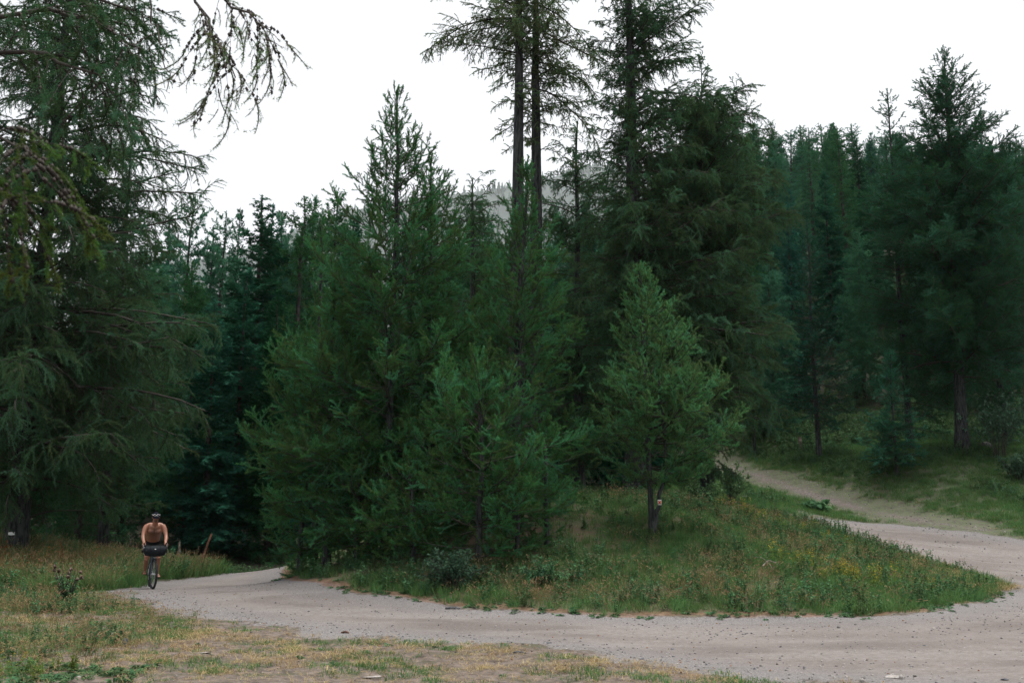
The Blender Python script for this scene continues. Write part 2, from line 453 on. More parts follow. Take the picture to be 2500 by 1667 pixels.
def earth_mat():
    m, nt, out = new_mat('earth')
    b = nd(nt, 'ShaderNodeBsdfPrincipled'); b.inputs['Roughness'].default_value = 0.95; b.inputs['Specular IOR Level'].default_value = 0.15
    n_big = noise(nt, 0.35, 3); n_mid = noise(nt, 1.6, 5, .65); n_f = noise(nt, 9, 5, .7); n_ff = noise(nt, 42, 3, .7)
    speck = noise(nt, 75, 2, .8)
    soil = mixc(nt, ramp(nt, n_mid, .35, .65), (.065, .056, .046), (.118, .102, .086))
    green = mixc(nt, ramp(nt, n_f, .35, .65), (.045, .08, .034), (.10, .125, .06))
    base = mixc(nt, ramp(nt, n_f, .40, .6), soil, green)
    dry = mixc(nt, ramp(nt, n_f, .3, .7), (.060, .047, .039), (.180, .146, .125))
    dry = mixc(nt, mth(nt, 'MULTIPLY', ramp(nt, n_mid, .52, .64), .7), dry, (.06, .065, .035))
    dry = mixc(nt, mth(nt, 'MULTIPLY', ramp(nt, n_ff, .55, .75), .5), dry, (.045, .037, .03))
    base = mixc(nt, attr(nt, 'fg'), base, dry)
    islc = mixc(nt, ramp(nt, n_mid, .4, .62), (.11, .085, .055), (.07, .08, .042))
    base = mixc(nt, attr(nt, 'isl'), base, islc)
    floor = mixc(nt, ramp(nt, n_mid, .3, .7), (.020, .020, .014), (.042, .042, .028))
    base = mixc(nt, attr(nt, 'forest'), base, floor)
    # gravel: compacted pinkish grey with paler wheel lines, loose grey stone towards the edges
    grav = mixc(nt, ramp(nt, n_big, .3, .7), (.108, .091, .083), (.188, .160, .148))
    line = noise(nt, .9, 3, .6, 'Object', (.25, 1.0, 1))
    grav = mixc(nt, mth(nt, 'MULTIPLY', ramp(nt, line, .46, .60), .8), grav, (.205, .184, .172))
    grav = mixc(nt, mth(nt, 'MULTIPLY', ramp(nt, n_f, .42, .62), .55), grav, (.115, .096, .085))
    grav = mixc(nt, mth(nt, 'MULTIPLY', attr(nt, 'wheel'), mth(nt, 'MULTIPLY', ramp(nt, n_mid, .25, .7), .55)), grav, (.21, .188, .176))
    n_st = noise(nt, 17, 3, .75)
    grav = mixc(nt, mth(nt, 'MULTIPLY', ramp(nt, n_st, .53, .70), .55), grav, (.085, .075, .070))
    grav = mixc(nt, mth(nt, 'MULTIPLY', ramp(nt, n_st, .44, .30), .5), grav, (.27, .25, .238))
    loose = mixc(nt, ramp(nt, n_ff, .35, .65), (.088, .085, .085), (.225, .213, .210))
    grav = mixc(nt, mth(nt, 'MULTIPLY', mth(nt, 'ADD', attr(nt, 'edge'), .18), .75), grav, loose)
    grav = mixc(nt, mth(nt, 'MULTIPLY', ramp(nt, speck, .60, .72), .45), grav, (.06, .055, .055))
    grav = mixc(nt, mth(nt, 'MULTIPLY', ramp(nt, speck, .38, .30), .5), grav, (.40, .38, .365))
    trackc = mixc(nt, ramp(nt, mth(nt, 'ADD', mth(nt, 'MULTIPLY', n_f, .5), mth(nt, 'MULTIPLY', n_st, .5)), .42, .60), (.085, .070, .062), (.175, .150, .140))
    base = mixc(nt, mth(nt, 'MULTIPLY', attr(nt, 'trk'), ramp(nt, n_mid, .72, .46)), base, trackc)
    nr = mth(nt, 'ADD', attr(nt, 'road'), mth(nt, 'MULTIPLY', mth(nt, 'SUBTRACT', n_f, .5), 1.3))
    base = mixc(nt, ramp(nt, nr, .35, .65), base, grav)
    lit = mixc(nt, ramp(nt, n_f, .35, .65), (.11, .060, .036), (.20, .118, .076))
    lf = mth(nt, 'ADD', attr(nt, 'litter'), mth(nt, 'MULTIPLY', mth(nt, 'SUBTRACT', n_mid, .5), 1.1))
    base = mixc(nt, mth(nt, 'MULTIPLY', ramp(nt, lf, .42, .85), .7), base, lit)
    nt.links.new(base, b.inputs['Base Color'])
    bp = nd(nt, 'ShaderNodeBump'); bp.inputs['Strength'].default_value = .55; bp.inputs['Distance'].default_value = .02
    hgt = mth(nt, 'ADD', n_ff, mth(nt, 'MULTIPLY', speck, .8))
    nt.links.new(hgt, bp.inputs['Height']); nt.links.new(bp.outputs[0], b.inputs['Normal'])
    nt.links.new(b.outputs[0], out.inputs[0]); return m
EARTH = earth_mat()

def sheet(name, faces, smooth_it=True):
    used = np.unique(faces); remap = np.full(len(V), -1); remap[used] = np.arange(len(used))
    me = bpy.data.meshes.new(name); me.vertices.add(len(used)); me.vertices.foreach_set('co', V[used].ravel())
    f = remap[faces]; s = f.shape[1]
    me.loops.add(f.size); me.loops.foreach_set('vertex_index', f.ravel().astype(np.int32))
    me.polygons.add(len(f)); me.polygons.foreach_set('loop_start', (np.arange(len(f)) * s).astype(np.int32))
    me.polygons.foreach_set('use_smooth', np.ones(len(f), bool))
    for k, v in A.items():
        a = me.attributes.new(k, 'FLOAT', 'POINT'); a.data.foreach_set('value', v[used].astype(np.float32))
    me.materials.append(EARTH); me.update(calc_edges=True)
    o = link(name, me); o['kind'] = 'structure'
    return o

frm = roadm.ravel(); ftm = trkm.ravel()
qr = frm[Fq].mean(1) > .5
qt = (ftm[Fq].mean(1) > .5) & ~qr
sheet('gravel_road', Fq[qr])
sheet('stony_track', Fq[qt])
sheet('ground', Fq[~qr & ~qt])

def gz(x, y):
    """height of the finished ground sheet (relief included)"""
    x = np.asarray(x, float); y = np.asarray(y, float)
    r = np.hypot(x, y)
    f = fields(np.atleast_1d(x), np.atleast_1d(y))
    X, Y = np.atleast_1d(x), np.atleast_1d(y)
    en = (fbm(X, Y, 1.1, 4, 3) - .5)
    rm = np.where((f['isl'] > 1.2) & (Y < 27), smooth(1.3, -.9, f['road'] + en * 2.2), smooth(0.28, -0.28, f['road'] + en * 0.9)); tm = smooth(0.25, -0.45, f['trk'] + .42 + en * 1.5)
    rl = ((fbm(X, Y, 0.7, 3, 11) - .5) * 0.16 + (fbm(X, Y, 3.0, 3, 12) - .5) * 0.05) * smooth(80, 50, np.hypot(X, Y))
    ru = (fbm(X * 0.25, Y, 1.4, 3, 14) - .5) * 0.055
    z = terrain(X, Y) + rl * (1 - np.maximum(rm, tm) * 0.9) + ru * rm - 0.03 * rm
    return z if np.ndim(x) else float(z[0])

# ------------------------------------------------------------------ far hills with their wood, air
hp = [(-800, 680), (0, 640), (400, 640), (600, 600), (680, 580), (800, 528), (900, 505), (1080, 474), (1200, 458), (1300, 440), (1400, 405), (1480, 385), (1600, 410), (1800, 430), (2100, 500), (2600, 540), (3300, 560)]
HX, HY, HZ = [], [], []
for d, k in ((1100, .0), (1250, .22), (1400, .45), (1550, .68), (1700, .88), (1800, 1.0), (1950, .96), (2300, .5), (2700, 0.0)):
    px = np.linspace(-800, 3300, 70)
    py = np.interp(px, [p[0] for p in hp], [p[1] for p in hp])
    kx = (px - 1250) / FPX / (_cp - (833.5 - py) / FPX * _sp); kz = (_sp + (833.5 - py) / FPX * _cp) / (_cp - (833.5 - py) / FPX * _sp)
    zt = CAM_H + kz * 1800 - 9
    x = kx * 1800 * (d / 1800) ** .6 * 2.3
    d = d * 2.3; zt = zt * 2.3
    HX.append(x); HY.append(np.full(70, d) + 30 * np.sin(px / 170 + d)); HZ.append(zt * k + 8 + 14 * (fbm(x, np.full(70, float(d)), .0018, 3, 5) - .5) * (k > 0) * (k < 1))
HX, HY, HZ = map(np.array, (HX, HY, HZ))
a_ = Acc(); nh = HX.shape[1]
ii, jj = np.meshgrid(np.arange(HX.shape[0] - 1), np.arange(nh - 1), indexing='ij')
a_.add(np.stack([HX, HY, HZ], -1), np.stack([ii * nh + jj, ii * nh + jj + 1, (ii + 1) * nh + jj + 1, (ii + 1) * nh + jj], -1).reshape(-1, 4))
HILL = solid('far_forest_floor', (.022, .042, .030), .95, .3, .02)
ho = link('hills', a_.mesh('hills', [HILL], (0,))); ho['kind'] = 'structure'
# wood on the hills: spiky crowns, one object
NT = 4600
ru = rng.random(NT) * (HX.shape[0] - 3.2); rv = rng.uniform(14, 52, NT)
def bil(Aq, u, v):
    i = u.astype(int); j = v.astype(int); fu = u - i; fv = v - j
    return (Aq[i, j] * (1 - fu) + Aq[i + 1, j] * fu) * (1 - fv) + (Aq[i, j + 1] * (1 - fu) + Aq[i + 1, j + 1] * fu) * fv
bx, by, bz = bil(HX, ru, rv), bil(HY, ru, rv), bil(HZ, ru, rv)
th_ = rng.uniform(24, 52, NT); tr = th_ * rng.uniform(.14, .22, NT)
wood = Acc(); prof = [(0.02, .55), (.22, 1.0), (.30, .62), (.52, .72), (.60, .38), (.84, .34), (1.0, .02)]
ang = np.arange(5) * 2 * np.pi / 5
rings = []
for h, w in prof:
    jit = rng.uniform(.65, 1.25, (NT, 5)); a = ang[None] + rng.uniform(0, .8, (NT, 1))
    rings.append(np.stack([bx[:, None] + tr[:, None] * w * jit * np.cos(a), by[:, None] + tr[:, None] * w * jit * np.sin(a), bz[:, None] + th_[:, None] * (h + .03 * rng.normal(size=(NT, 5))) - 1], -1))
Vw = np.stack(rings, 1); K = len(prof)
i = np.arange(NT)[:, None, None] * K * 5 + np.arange(K - 1)[None, :, None] * 5; j = np.arange(5)[None, None]
wood.add(Vw, np.stack([i + j, i + (j + 1) % 5, i + 5 + (j + 1) % 5, i + 5 + j], -1).reshape(-1, 4), 0, np.repeat(rng.random(NT), K * 5))
FARW = leaf_mat('hill_wood_needles', (.018, .050, .036), (.040, .078, .050), .15, .0, .02)
tag(link('hill_forest', wood.mesh('hill_forest', [FARW])), 'pale hazy conifer wood covering the far ridge', 'forest', kind='stuff')

hz_m, nt, out = new_mat('air')
pv = nd(nt, 'ShaderNodeVolumePrincipled'); pv.inputs['Color'].default_value = (.93, .96, 1, 1); pv.inputs['Density'].default_value = 0.000060; pv.inputs['Anisotropy'].default_value = 0.2
nt.links.new(pv.outputs[0], out.inputs['Volume'])
hb = Acc(); x0, x1, y0, y1, z0, z1 = -7400, 9000, -6600, 6800, -14, 1900
bv = [(x, y, z) for x in (x0, x1) for y in (y0, y1) for z in (z0, z1)]
hb.add(bv, [(0, 1, 3, 2), (4, 6, 7, 5), (0, 4, 5, 1), (2, 3, 7, 6), (0, 2, 6, 4), (1, 5, 7, 3)])
hz = link('haze', hb.mesh('haze', [hz_m])); tag(hz, 'thin pale mountain haze filling the valley air', 'haze', kind='stuff')
# ------------------------------------------------------------------ conifers
def interp_curve(C, par, u):
    K = C.shape[1]; f = np.clip(u, 0, .9999) * (K - 1); i = f.astype(int); t = (f - i)[:, None]
    a, b = C[par, i], C[par, i + 1]
    return a * (1 - t) + b * t, norm(b - a)

def bough(P0, az, el, L, c1, c2, K, rg, wob=.12):
    """first-order branches: elevation changes along the branch"""
    s = np.linspace(0, 1, K - 1)
    E = el[:, None] + c1[:, None] * s + c2[:, None] * s ** 2
    Az = az[:, None] + np.cumsum(rg.normal(0, wob, (len(az), K - 1)), 1)
    E = E + np.cumsum(rg.normal(0, wob * .6, E.shape), 1)
    st = np.stack([np.cos(E) * np.cos(Az), np.cos(E) * np.sin(Az), np.sin(E)], -1) * (L / (K - 1))[:, None, None]
    return np.concatenate([P0[:, None], P0[:, None] + np.cumsum(st, 1)], 1)

def spawn(C, L, spacing, phi, frac, rg, flat=True, up=0., sag=0., K=4, umin=.12, lmin=.06, lmax=9., taper=.75, jit=.25, roll=.35):
    n = np.maximum(1, (L * (1 - umin) / spacing)).astype(int)
    par = np.repeat(np.arange(len(L)), n)
    j = np.arange(len(par)) - np.repeat(np.cumsum(n) - n, n)
    u = umin + (1 - umin) * (j + rg.random(len(par))) / n[par]
    P, T = interp_curve(C, par, u)
    side = norm(np.cross(T, UP)); nr = np.cross(side, T)
    if flat: th = np.where(j % 2, 0, np.pi) + rg.normal(0, roll, len(par))
    else: th = rg.uniform(0, 2 * np.pi, len(par))
    S = side * np.cos(th)[:, None] + nr * np.sin(th)[:, None]
    ph = phi * (1 + jit * rg.normal(size=len(par)))[:, None]
    D = norm(T * np.cos(ph) + S * np.sin(ph) + UP * up)
    l = np.clip(frac * L[par] * (1 - taper * u) * rg.uniform(.55, 1.25, len(par)), lmin, lmax)
    s = np.linspace(0, 1, K)
    C2 = P[:, None] + D[:, None] * (l[:, None] * s)[..., None] - UP * (sag * l[:, None] * s ** 2)[..., None]
    return C2, l

def blades(acc, C, L, spacing, per, bl, bw, lean, rg, mat=1, flat=False, t0=.05, tint0=None):
    n = np.maximum(1, L / spacing).astype(int)
    par = np.repeat(np.arange(len(L)), n * per)
    u = t0 + (1 - t0) * rg.random(len(par))
    P, T = interp_curve(C, par, u)
    rv = norm(rg.normal(size=P.shape))
    if flat:
        side = norm(np.cross(T, UP)); sg = np.where(rg.random(len(par)) < .5, -1., 1.)[:, None]
        d = norm(T * lean + side * sg + rv * .45 + UP * .1)
        w = norm(np.cross(d, np.cross(side, T) + rv * .4))
    else:
        d = norm(T * lean + rv)
        w = norm(np.cross(d, norm(rg.normal(size=P.shape))))
    l = bl * rg.uniform(.6, 1.3, len(par))[:, None]
    w = w * bw * .5
    Vt = np.stack([P - w, P + w, P + d * l], 1)
    tc = np.clip((rg.random(len(L)) if tint0 is None else tint0)[par] * .75 + rg.random(len(par)) * .25, 0, 1)
    acc.add(Vt, np.arange(len(par) * 3).reshape(-1, 3), mat, np.repeat(tc, 3))

def trunk_curve(H, r0, lean, bend, rg, K=14, top=.02):
    s = np.linspace(0, 1, K)
    wob = np.cumsum(rg.normal(0, bend, (K, 2)), 0) * s[:, None]
    P = np.stack([lean[0] * s * H + wob[:, 0], lean[1] * s * H + wob[:, 1], s * H - .25 * (s == 0)], -1)
    r = r0 * (1 - s) ** .85 + top; r[0] *= 1.35; r[1] *= 1.05
    return P, r

def conifer(seed, H, r0, prof, nb, mats, el=(-5, 40), curve=(25, 10), base=.05, lean=(0, 0), bend=.03, tw=(.16, 50, .34, .15, .0), sh=(.13, 45, .38, .2, .0),
            nd_=(.05, 3, .065, .016, .5), sprig=None, umin1=.12, flat=False, whorl=0, top=.985, hpow=1.0, tw_roll=.9, sag2=.1, K=8, wood=True, twl=2.5, shl=.6, cones=0, ltint=0., extra=(), gaps=0.0, bsz=1.0, side_bias=None):
    """one conifer as two meshes: trunk, and crown (boughs, twigs and needles). prof: [(height fraction, bough length)]"""
    rg = np.random.default_rng(seed)
    TP, TR = trunk_curve(H, r0, lean, bend, rg)
    ta = Acc(); tubes(ta, TP[None], TR[None], 9)
    u = np.sort(base + (top - base) * rg.random(nb) ** hpow)
    if whorl: u = np.clip(base + np.round((u - base) / (top - base) * whorl) / whorl * (top - base) + rg.normal(0, .004, nb), base, top)
    P0, _ = interp_curve(TP[None], np.zeros(nb, int), u)
    az = np.arange(nb) * 2.399 + rg.normal(0, .5, nb)
    L = np.interp(u, [p[0] for p in prof], [p[1] for p in prof]) * rg.uniform(.72, 1.18, nb)
    if side_bias: L = L * (1 + side_bias[1] * np.cos(az - side_bias[0]))
    if gaps: L = L * np.where(rg.random(nb) < gaps, .35, 1)
    E = R(1) * (el[0] + (el[1] - el[0]) * u + rg.normal(0, 7, nb))
    C1 = bough(P0, az, E, L, R(1) * (curve[0] + rg.normal(0, 9, nb)), np.full(nb, R(curve[1])), K, rg)
    for (uu, a, e, l, c1, c2) in extra:
        p0, _ = interp_curve(TP[None], np.zeros(1, int), np.array([uu]))
        C1 = np.concatenate([C1, bough(p0, np.array([R(a)]), np.array([R(e)]), np.array([l]), np.array([R(c1)]), np.array([R(c2)]), K, rg)]); L = np.append(L, l); u = np.append(u, uu)
    ca = Acc()
    if wood:
        rb = (np.clip(L * .0105, .006, .060) * bsz)[:, None] * np.linspace(1, .25, K)[None]
        tubes(ca, C1, rb, 4 if r0 > .12 else 3, 0)
    C2, L2 = spawn(C1, L, tw[0], R(tw[1]), tw[2], rg, flat=True, up=tw[3], sag=tw[4], K=5, roll=tw_roll, lmax=twl, lmin=.2, taper=.6, umin=umin1)
    if wood:
        k = L2 > .22
        tubes(ca, C2[k], np.clip(L2[k] * .010, .004, .02)[:, None] * np.linspace(1, .3, 5)[None], 3, 0)
    if sprig:
        X = C2[:, 1] - C2[:, 0]; k = np.arange(len(L2))
        P = C2[:, 0]
        # the bough's own end is a twig too
        P = np.concatenate([P, C1[:, -2], C1[:, -3]]); X = np.concatenate([X, C1[:, -1] - C1[:, -2], C1[:, -2] - C1[:, -3]])
        LL = np.concatenate([L2, np.clip(L * .3, .25, .8), np.clip(L * .25, .25, .7)])
        lead = np.linspace(.80, .985, 12); pl, _ = interp_curve(TP[None], np.zeros(12, int), lead)
        P = np.concatenate([P, pl]); X = np.concatenate([X, np.array([0, 0, 1.]) + rg.normal(0, .5, (12, 3)) * (1 - lead)[:, None] * 6]); LL = np.concatenate([LL, np.full(12, .4)])
        Z = UP + rg.normal(0, .25, X.shape) + np.where(np.abs(norm(X)[:, 2:3]) > .9, np.array([1., .3, 0]), 0)
        sizes = np.array(SPRIG_LEN)
        si = np.abs(np.log(LL[:, None] / sizes[None])).argmin(1)
        pick = si * SPRIG_VAR + rg.integers(0, SPRIG_VAR, len(LL))
        seeds = (P, mat_euler(X, Z), (LL / sizes[si])[:, None], pick)
    else:
        seeds = None
        C3, L3 = spawn(C2, L2, sh[0], R(sh[1]), sh[2], rg, flat=flat, up=sh[3], sag=sh[4], K=4, lmin=.10, lmax=shl, roll=.3)
        blades(ca, C3, L3, nd_[0], nd_[1], nd_[2], nd_[3], nd_[4], rg, 1, flat)
        blades(ca, C2, L2, nd_[0] * 1.2, nd_[1], nd_[2], nd_[3], nd_[4], rg, 1, flat)
        blades(ca, C1, L, nd_[0] * 1.6, nd_[1], nd_[2], nd_[3], nd_[4], rg, 1, False, .35)
        ld = TP[None, -4:]; blades(ca, ld, np.array([H * .2]), nd_[0] * .5, nd_[1], nd_[2], nd_[3], .7, rg, 1, False, .0)
    if cones:
        q = rg.integers(0, len(L2), cones); cp, ct = interp_curve(C2, q, rg.random(cones))
        cone_bits(ca, cp, .022, rg, 2)
    cm = ca.mesh('crown', [mats[1], mats[2], CONE])
    if seeds: sow_points(cm, *seeds)
    return ta.mesh('trunk', [mats[0]], (0,)), cm, (SPRIG[sprig] if sprig else None)

def cone_bits(acc, P, r, rg, mat):
    n = len(P); rr_ = r * rg.uniform(.7, 1.2, n)[:, None]
    o = np.array([[1, 0, 0], [-.5, .87, 0], [-.5, -.87, 0], [0, 0, 1.4], [0, 0, -1.2]])
    Vc = P[:, None] + o[None] * rr_[:, None]
    f = np.array([[0, 1, 3], [1, 2, 3], [2, 0, 3], [1, 0, 4], [2, 1, 4], [0, 2, 4]])
    acc.add(Vc, (np.arange(n)[:, None, None] * 5 + f[None]).reshape(-1, 3), mat)

SPRIG_LEN, SPRIG_VAR, SPRIG = (.30, .55, .95), 3, {}
def make_sprigs(kind, mats, bend, sh, nd_, flat=False, roll=.9, taper=.6, main=1.0):
    """needled twigs of one kind, three lengths, lying along local x with local z up"""
    out = []; rg = np.random.default_rng(abs(hash(kind)) % 1000 if False else sum(map(ord, kind)))
    for Ls in SPRIG_LEN:
        for v in range(SPRIG_VAR):
            a = Acc(); s = np.linspace(0, 1, 6)
            C = np.stack([Ls * s * (1 - .1 * s), Ls * .06 * np.sin(3 * s + rg.uniform(0, 6)), Ls * bend * s ** 2], -1)[None]
            L = np.array([Ls])
            tubes(a, C, np.linspace(.006, .002, 6)[None] * (1 + Ls), 3, 0)
            C3, L3 = spawn(C, L, sh[0], R(sh[1]), sh[2], rg, flat=True, up=sh[3], sag=sh[4], K=4, lmin=.05, lmax=.45, taper=taper, roll=roll, umin=.18)
            if len(L3) and Ls > .4: tubes(a, C3, np.full((len(L3), 4), .0022), 3, 0)
            blades(a, C3, L3, *nd_, rg, 1, flat)
            blades(a, C, L, nd_[0] / main, *nd_[1:], rg, 1, flat, .05)
            out.append(a.mesh(kind + '_twig', mats))
    return sower(kind + '_twigs', out)
SPRIG['young'] = make_sprigs('young', [TWIG, YOUNG], .13, (.10, 44, .50, .08, -.1), (.0085, 4, .036, .0095, .8), main=1.2)
SPRIG['light'] = make_sprigs('light', [TWIG, LIGHT], .12, (.10, 44, .50, .08, -.1), (.0095, 4, .036, .0092, .8), main=1.2)
SPRIG['old'] = make_sprigs('old', [DEADTWIG, OLD], -.35, (.10, 48, .52, -.2, .4), (.0125, 4, .046, .0125, .5), main=1.1)
SPRIG['tall'] = make_sprigs('tall', [DEADTWIG, TALL], -.22, (.085, 50, .5, -.15, .35), (.012, 5, .038, .010, .5), main=1.1)
SPRIG['great'] = make_sprigs('great', [DEADTWIG, BGL], .05, (.11, 48, .5, .05, .05), (.013, 4, .052, .014, .6), main=1.1)
SPRIG['small_fir'] = make_sprigs('small_fir', [TWIG, SFIR], .03, (.055, 52, .45, .02, .04), (.012, 4, .035, .011, .55), True, .45)
SPRIG['fir'] = make_sprigs('fir', [TWIG, FIR], .03, (.055, 52, .45, .02, .04), (.012, 4, .035, .011, .55), True, .45)

def plant_tree(name, label, meshes, loc, rz=0., s=(1, 1, 1), group=None):
    o = thing(name, label, 'tree', loc, rz, group); o.scale = s
    link('trunk', meshes[0], o); c = link('crown', meshes[1], o); c['kind'] = 'stuff'
    if meshes[2]: sown(c, meshes[2])
    return o

def spot(px, d):
    kx, _ = ray(px, 1264)
    x = kx * d; return np.array([x, d, gz(x, d) - .05])

def tall(px, d, apex):
    return pix(px, apex, d)[2] - spot(px, d)[2]

def mpp(d): return d / FPX * 1.016
HERO = {}
def hero(name, label, px, d, apex, seed, prof_px, nb, mats, group=None, rz=0., xtop=None, **kw):
    """prof_px: crown half width in photo pixels at photo rows"""
    b = spot(px, d); H = tall(px if xtop is None else xtop, d, apex); r0 = kw.pop('r0', H * .014)
    zs = [(np.clip((pix(px, y, d)[2] - b[2]) / H, 0, 1), w * mpp(d)) for y, w in prof_px]
    zs = sorted(zs)
    lean = kw.pop('lean', (0, 0))
    if xtop is not None: lean = ((pix(xtop, apex, d)[0] - b[0]) / H, lean[1])
    me = conifer(seed, H, r0, zs, nb, mats, lean=lean, **kw)
    o = plant_tree(name, label, me, b, rz, group=group); HERO[label] = o
    return o, b, H

YK = dict(sprig='young', el=(-16, 44), curve=(16, 16), tw=(.10, 52, .42, .05, -.03), umin1=.22, sh=(.12, 42, .42, .25, -.05), nd_=(.045, 3, .06, .015, .6), base=.03)
OK_ = dict(sprig='old', el=(8, 25), curve=(-22, 8), tw=(.10, 58, .36, -.10, .25), umin1=.06, sh=(.2, 50, .5, -.15, .35), nd_=(.05, 3, .07, .019, .35), base=.06, twl=1.6, shl=.55, bsz=1.15)

# centre: the clump of young larches on the mound
hero('young_larch', 'tallest young larch of the clump on the mound, thin pale top against the sky', 943, 24.5, 228, 11,
     [(228, 10), (330, 72), (430, 112), (560, 165), (700, 200), (850, 215), (1000, 250), (1150, 260), (1300, 250), (1400, 210)], 215, (BARK, TWIG, YOUNG), r0=.11, cones=500, **{**YK, 'hpow': .82})
hero('young_larch', 'slender young larch with a pale tip just right of the tallest larch of the clump', 1042, 25.6, 392, 12,
     [(392, 10), (480, 70), (600, 115), (800, 150), (1000, 170), (1250, 150), (1380, 80)], 140, (BARK, TWIG, YOUNG), r0=.08, **{**YK, 'hpow': .85})
hero('young_larch', 'dense dark green young larch with bristly upright top below the twin bare trunks', 1256, 23.8, 402, 13,
     [(402, 14), (470, 55), (580, 95), (700, 130), (850, 165), (1000, 190), (1150, 190), (1320, 150)], 150, (BARK, TWIG, YOUNG), r0=.11,
     **{**YK, 'el': (-6, 58), 'curve': (18, 10), 'hpow': .85, 'nd_': (.04, 3, .065, .017, .6)})
hero('young_larch', 'low bushy larch with upswept shoots at the front of the clump', 1170, 21.4, 905, 14,
     [(905, 10), (960, 110), (1050, 200), (1130, 235), (1220, 225), (1300, 190), (1340, 150)], 70, (BARK, TWIG, YOUNG), r0=.06, **{**YK, 'el': (-10, 46), 'tw': (.10, 50, .44, .06, -.03)})
hero('young_larch', 'small thin larch growing between the bushy larch and the pale two-stemmed larch', 1335, 22.2, 1035, 15,
     [(1035, 8), (1090, 45), (1160, 80), (1250, 70), (1310, 30)], 42, (BARK, TWIG, YOUNG), r0=.04, **YK)
hero('young_larch', 'wide larch at the left end of the clump with long side boughs over the road', 800, 25.0, 700, 16,
     [(700, 8), (780, 60), (880, 120), (980, 180), (1100, 195), (1250, 190), (1380, 150)], 115, (BARK, TWIG, YOUNG), r0=.09, **{**YK, 'el': (-14, 36)})
hero('young_larch', 'short larch with sparse pointed shoots left of the tallest larch', 770, 27.0, 535, 17,
     [(535, 6), (620, 55), (740, 90), (900, 110), (1100, 120), (1380, 80)], 80, (BARK, TWIG, YOUNG), r0=.08, **{**YK, 'gaps': .2})
hero('young_larch', 'feathery larch bush touching the road edge where the road leaves the view', 735, 25.2, 1010, 18,
     [(1010, 8), (1080, 70), (1180, 95), (1280, 90), (1390, 45)], 60, (BARK, TWIG, YOUNG), r0=.05, **YK)
hero('young_larch', 'low dark larch bush crouching left of the pale two-stemmed larch', 1262, 21.6, 1140, 19,
     [(1140, 12), (1180, 80), (1230, 120), (1290, 125), (1340, 80)], 52, (BARK, TWIG, YOUNG), r0=.035, **{**YK, 'el': (-8, 40)})
hero('young_larch', 'low larch bush at the front of the clump above the wild rose shrub', 1010, 22.0, 1120, 20,
     [(1120, 12), (1170, 90), (1240, 135), (1310, 140), (1370, 100)], 56, (BARK, TWIG, YOUNG), r0=.035, **{**YK, 'el': (-8, 40)})
hero('young_larch', 'low larch bush with arching shoots at the left front of the clump', 872, 23.4, 1105, 22,
     [(1105, 12), (1170, 90), (1250, 135), (1330, 140), (1390, 100)], 56, (BARK, TWIG, YOUNG), r0=.035, **{**YK, 'el': (-8, 40)})
# pale two-stemmed larch with the trail plate
b7 = spot(1590, 23.0)
hero('two_stemmed_larch', 'pale green two-stemmed larch on the slope with the trail plate on one stem', 1592, 23.0, 655, 21,
     [(655, 8), (720, 50), (800, 90), (900, 130), (1000, 164), (1080, 190), (1140, 165), (1180, 120), (1200, 30)], 175, (BARK, TWIG, LIGHT), r0=.052, xtop=1568,
     **{**YK, 'sprig': 'light', 'base': .20, 'whorl': 17, 'el': (-12, 36), 'side_bias': (0.1, .22)})
# the tall old larches behind
hero('tall_larch', 'tall larch with sparse long boughs, left one of the twin bare trunks', 1261, 32.0, -330, 31,
     [(-330, 10), (-100, 130), (60, 170), (180, 190), (260, 215), (330, 160), (420, 70), (520, 60)], 84, (BARK, DEADTWIG, TALL), r0=.30, cones=1500,
     **{**OK_, 'el': (-4, 25), 'curve': (-16, 10), 'base': .66, 'sprig': 'tall', 'tw': (.10, 60, .34, -.05, .3), 'twl': 1.2, 'gaps': .2, 'hpow': .9},
     extra=[(.735, 184, -2, 3.6, -22, -8), (.725, 176, -6, 3.0, -24, 0), (.80, 170, 14, 2.9, -25, -10), (.845, 190, 20, 3.0, -25, 0)])
hero('tall_larch', 'second of the twin bare trunks, its boughs hanging down to the right', 1313, 32.8, -260, 32,
     [(-260, 10), (-50, 120), (100, 150), (200, 150), (320, 120), (420, 100), (520, 110), (640, 80)], 90, (BARK, DEADTWIG, TALL), r0=.29, cones=1200,
     **{**OK_, 'el': (-10, 20), 'curve': (-20, 5), 'base': .55, 'sprig': 'tall', 'tw': (.10, 60, .34, -.05, .35), 'twl': 1.2, 'gaps': .25},
     extra=[(.80, 0, -20, 3.0, -30, 0), (.76, -20, -35, 3.2, -20, 10), (.655, 0, -8, 2.9, -35, 10), (.70, 10, -12, 2.6, -25, 0), (.84, 5, 8, 2.6, -14, 0)])
hero('old_larch', 'old larch with a thick leaning dark trunk rising out of a heavy hanging crown', 1556, 30.5, -240, 33,
     [(-240, 30), (-40, 110), (60, 140), (180, 155), (260, 150), (340, 150), (450, 170), (620, 200), (800, 230), (1000, 215), (1150, 140)], 250, (BARK, DEADTWIG, OLD), r0=.34, xtop=1532, cones=900,
     **{**OK_, 'el': (0, 40), 'side_bias': (0.1, .30), 'base': .12})
hero('old_larch', 'broad brownish old larch with a rounded drooping crown right of the thick dark trunk', 1730, 33.0, 262, 34,
     [(262, 130), (300, 165), (380, 190), (480, 200), (600, 215), (700, 215), (850, 190), (1000, 160), (1120, 90)], 250, (BARK, DEADTWIG, OLD), r0=.22,
     **{**OK_, 'el': (0, 40), 'curve': (-28, -8), 'hpow': .8})
hero('old_larch', 'dim old larch filling the gap behind the twin bare trunks and the thick trunk', 1415, 36.0, 300, 35,
     [(300, 20), (400, 90), (520, 130), (700, 150), (900, 150), (1150, 120)], 130, (BARK, DEADTWIG, OLD), r0=.2, **OK_)
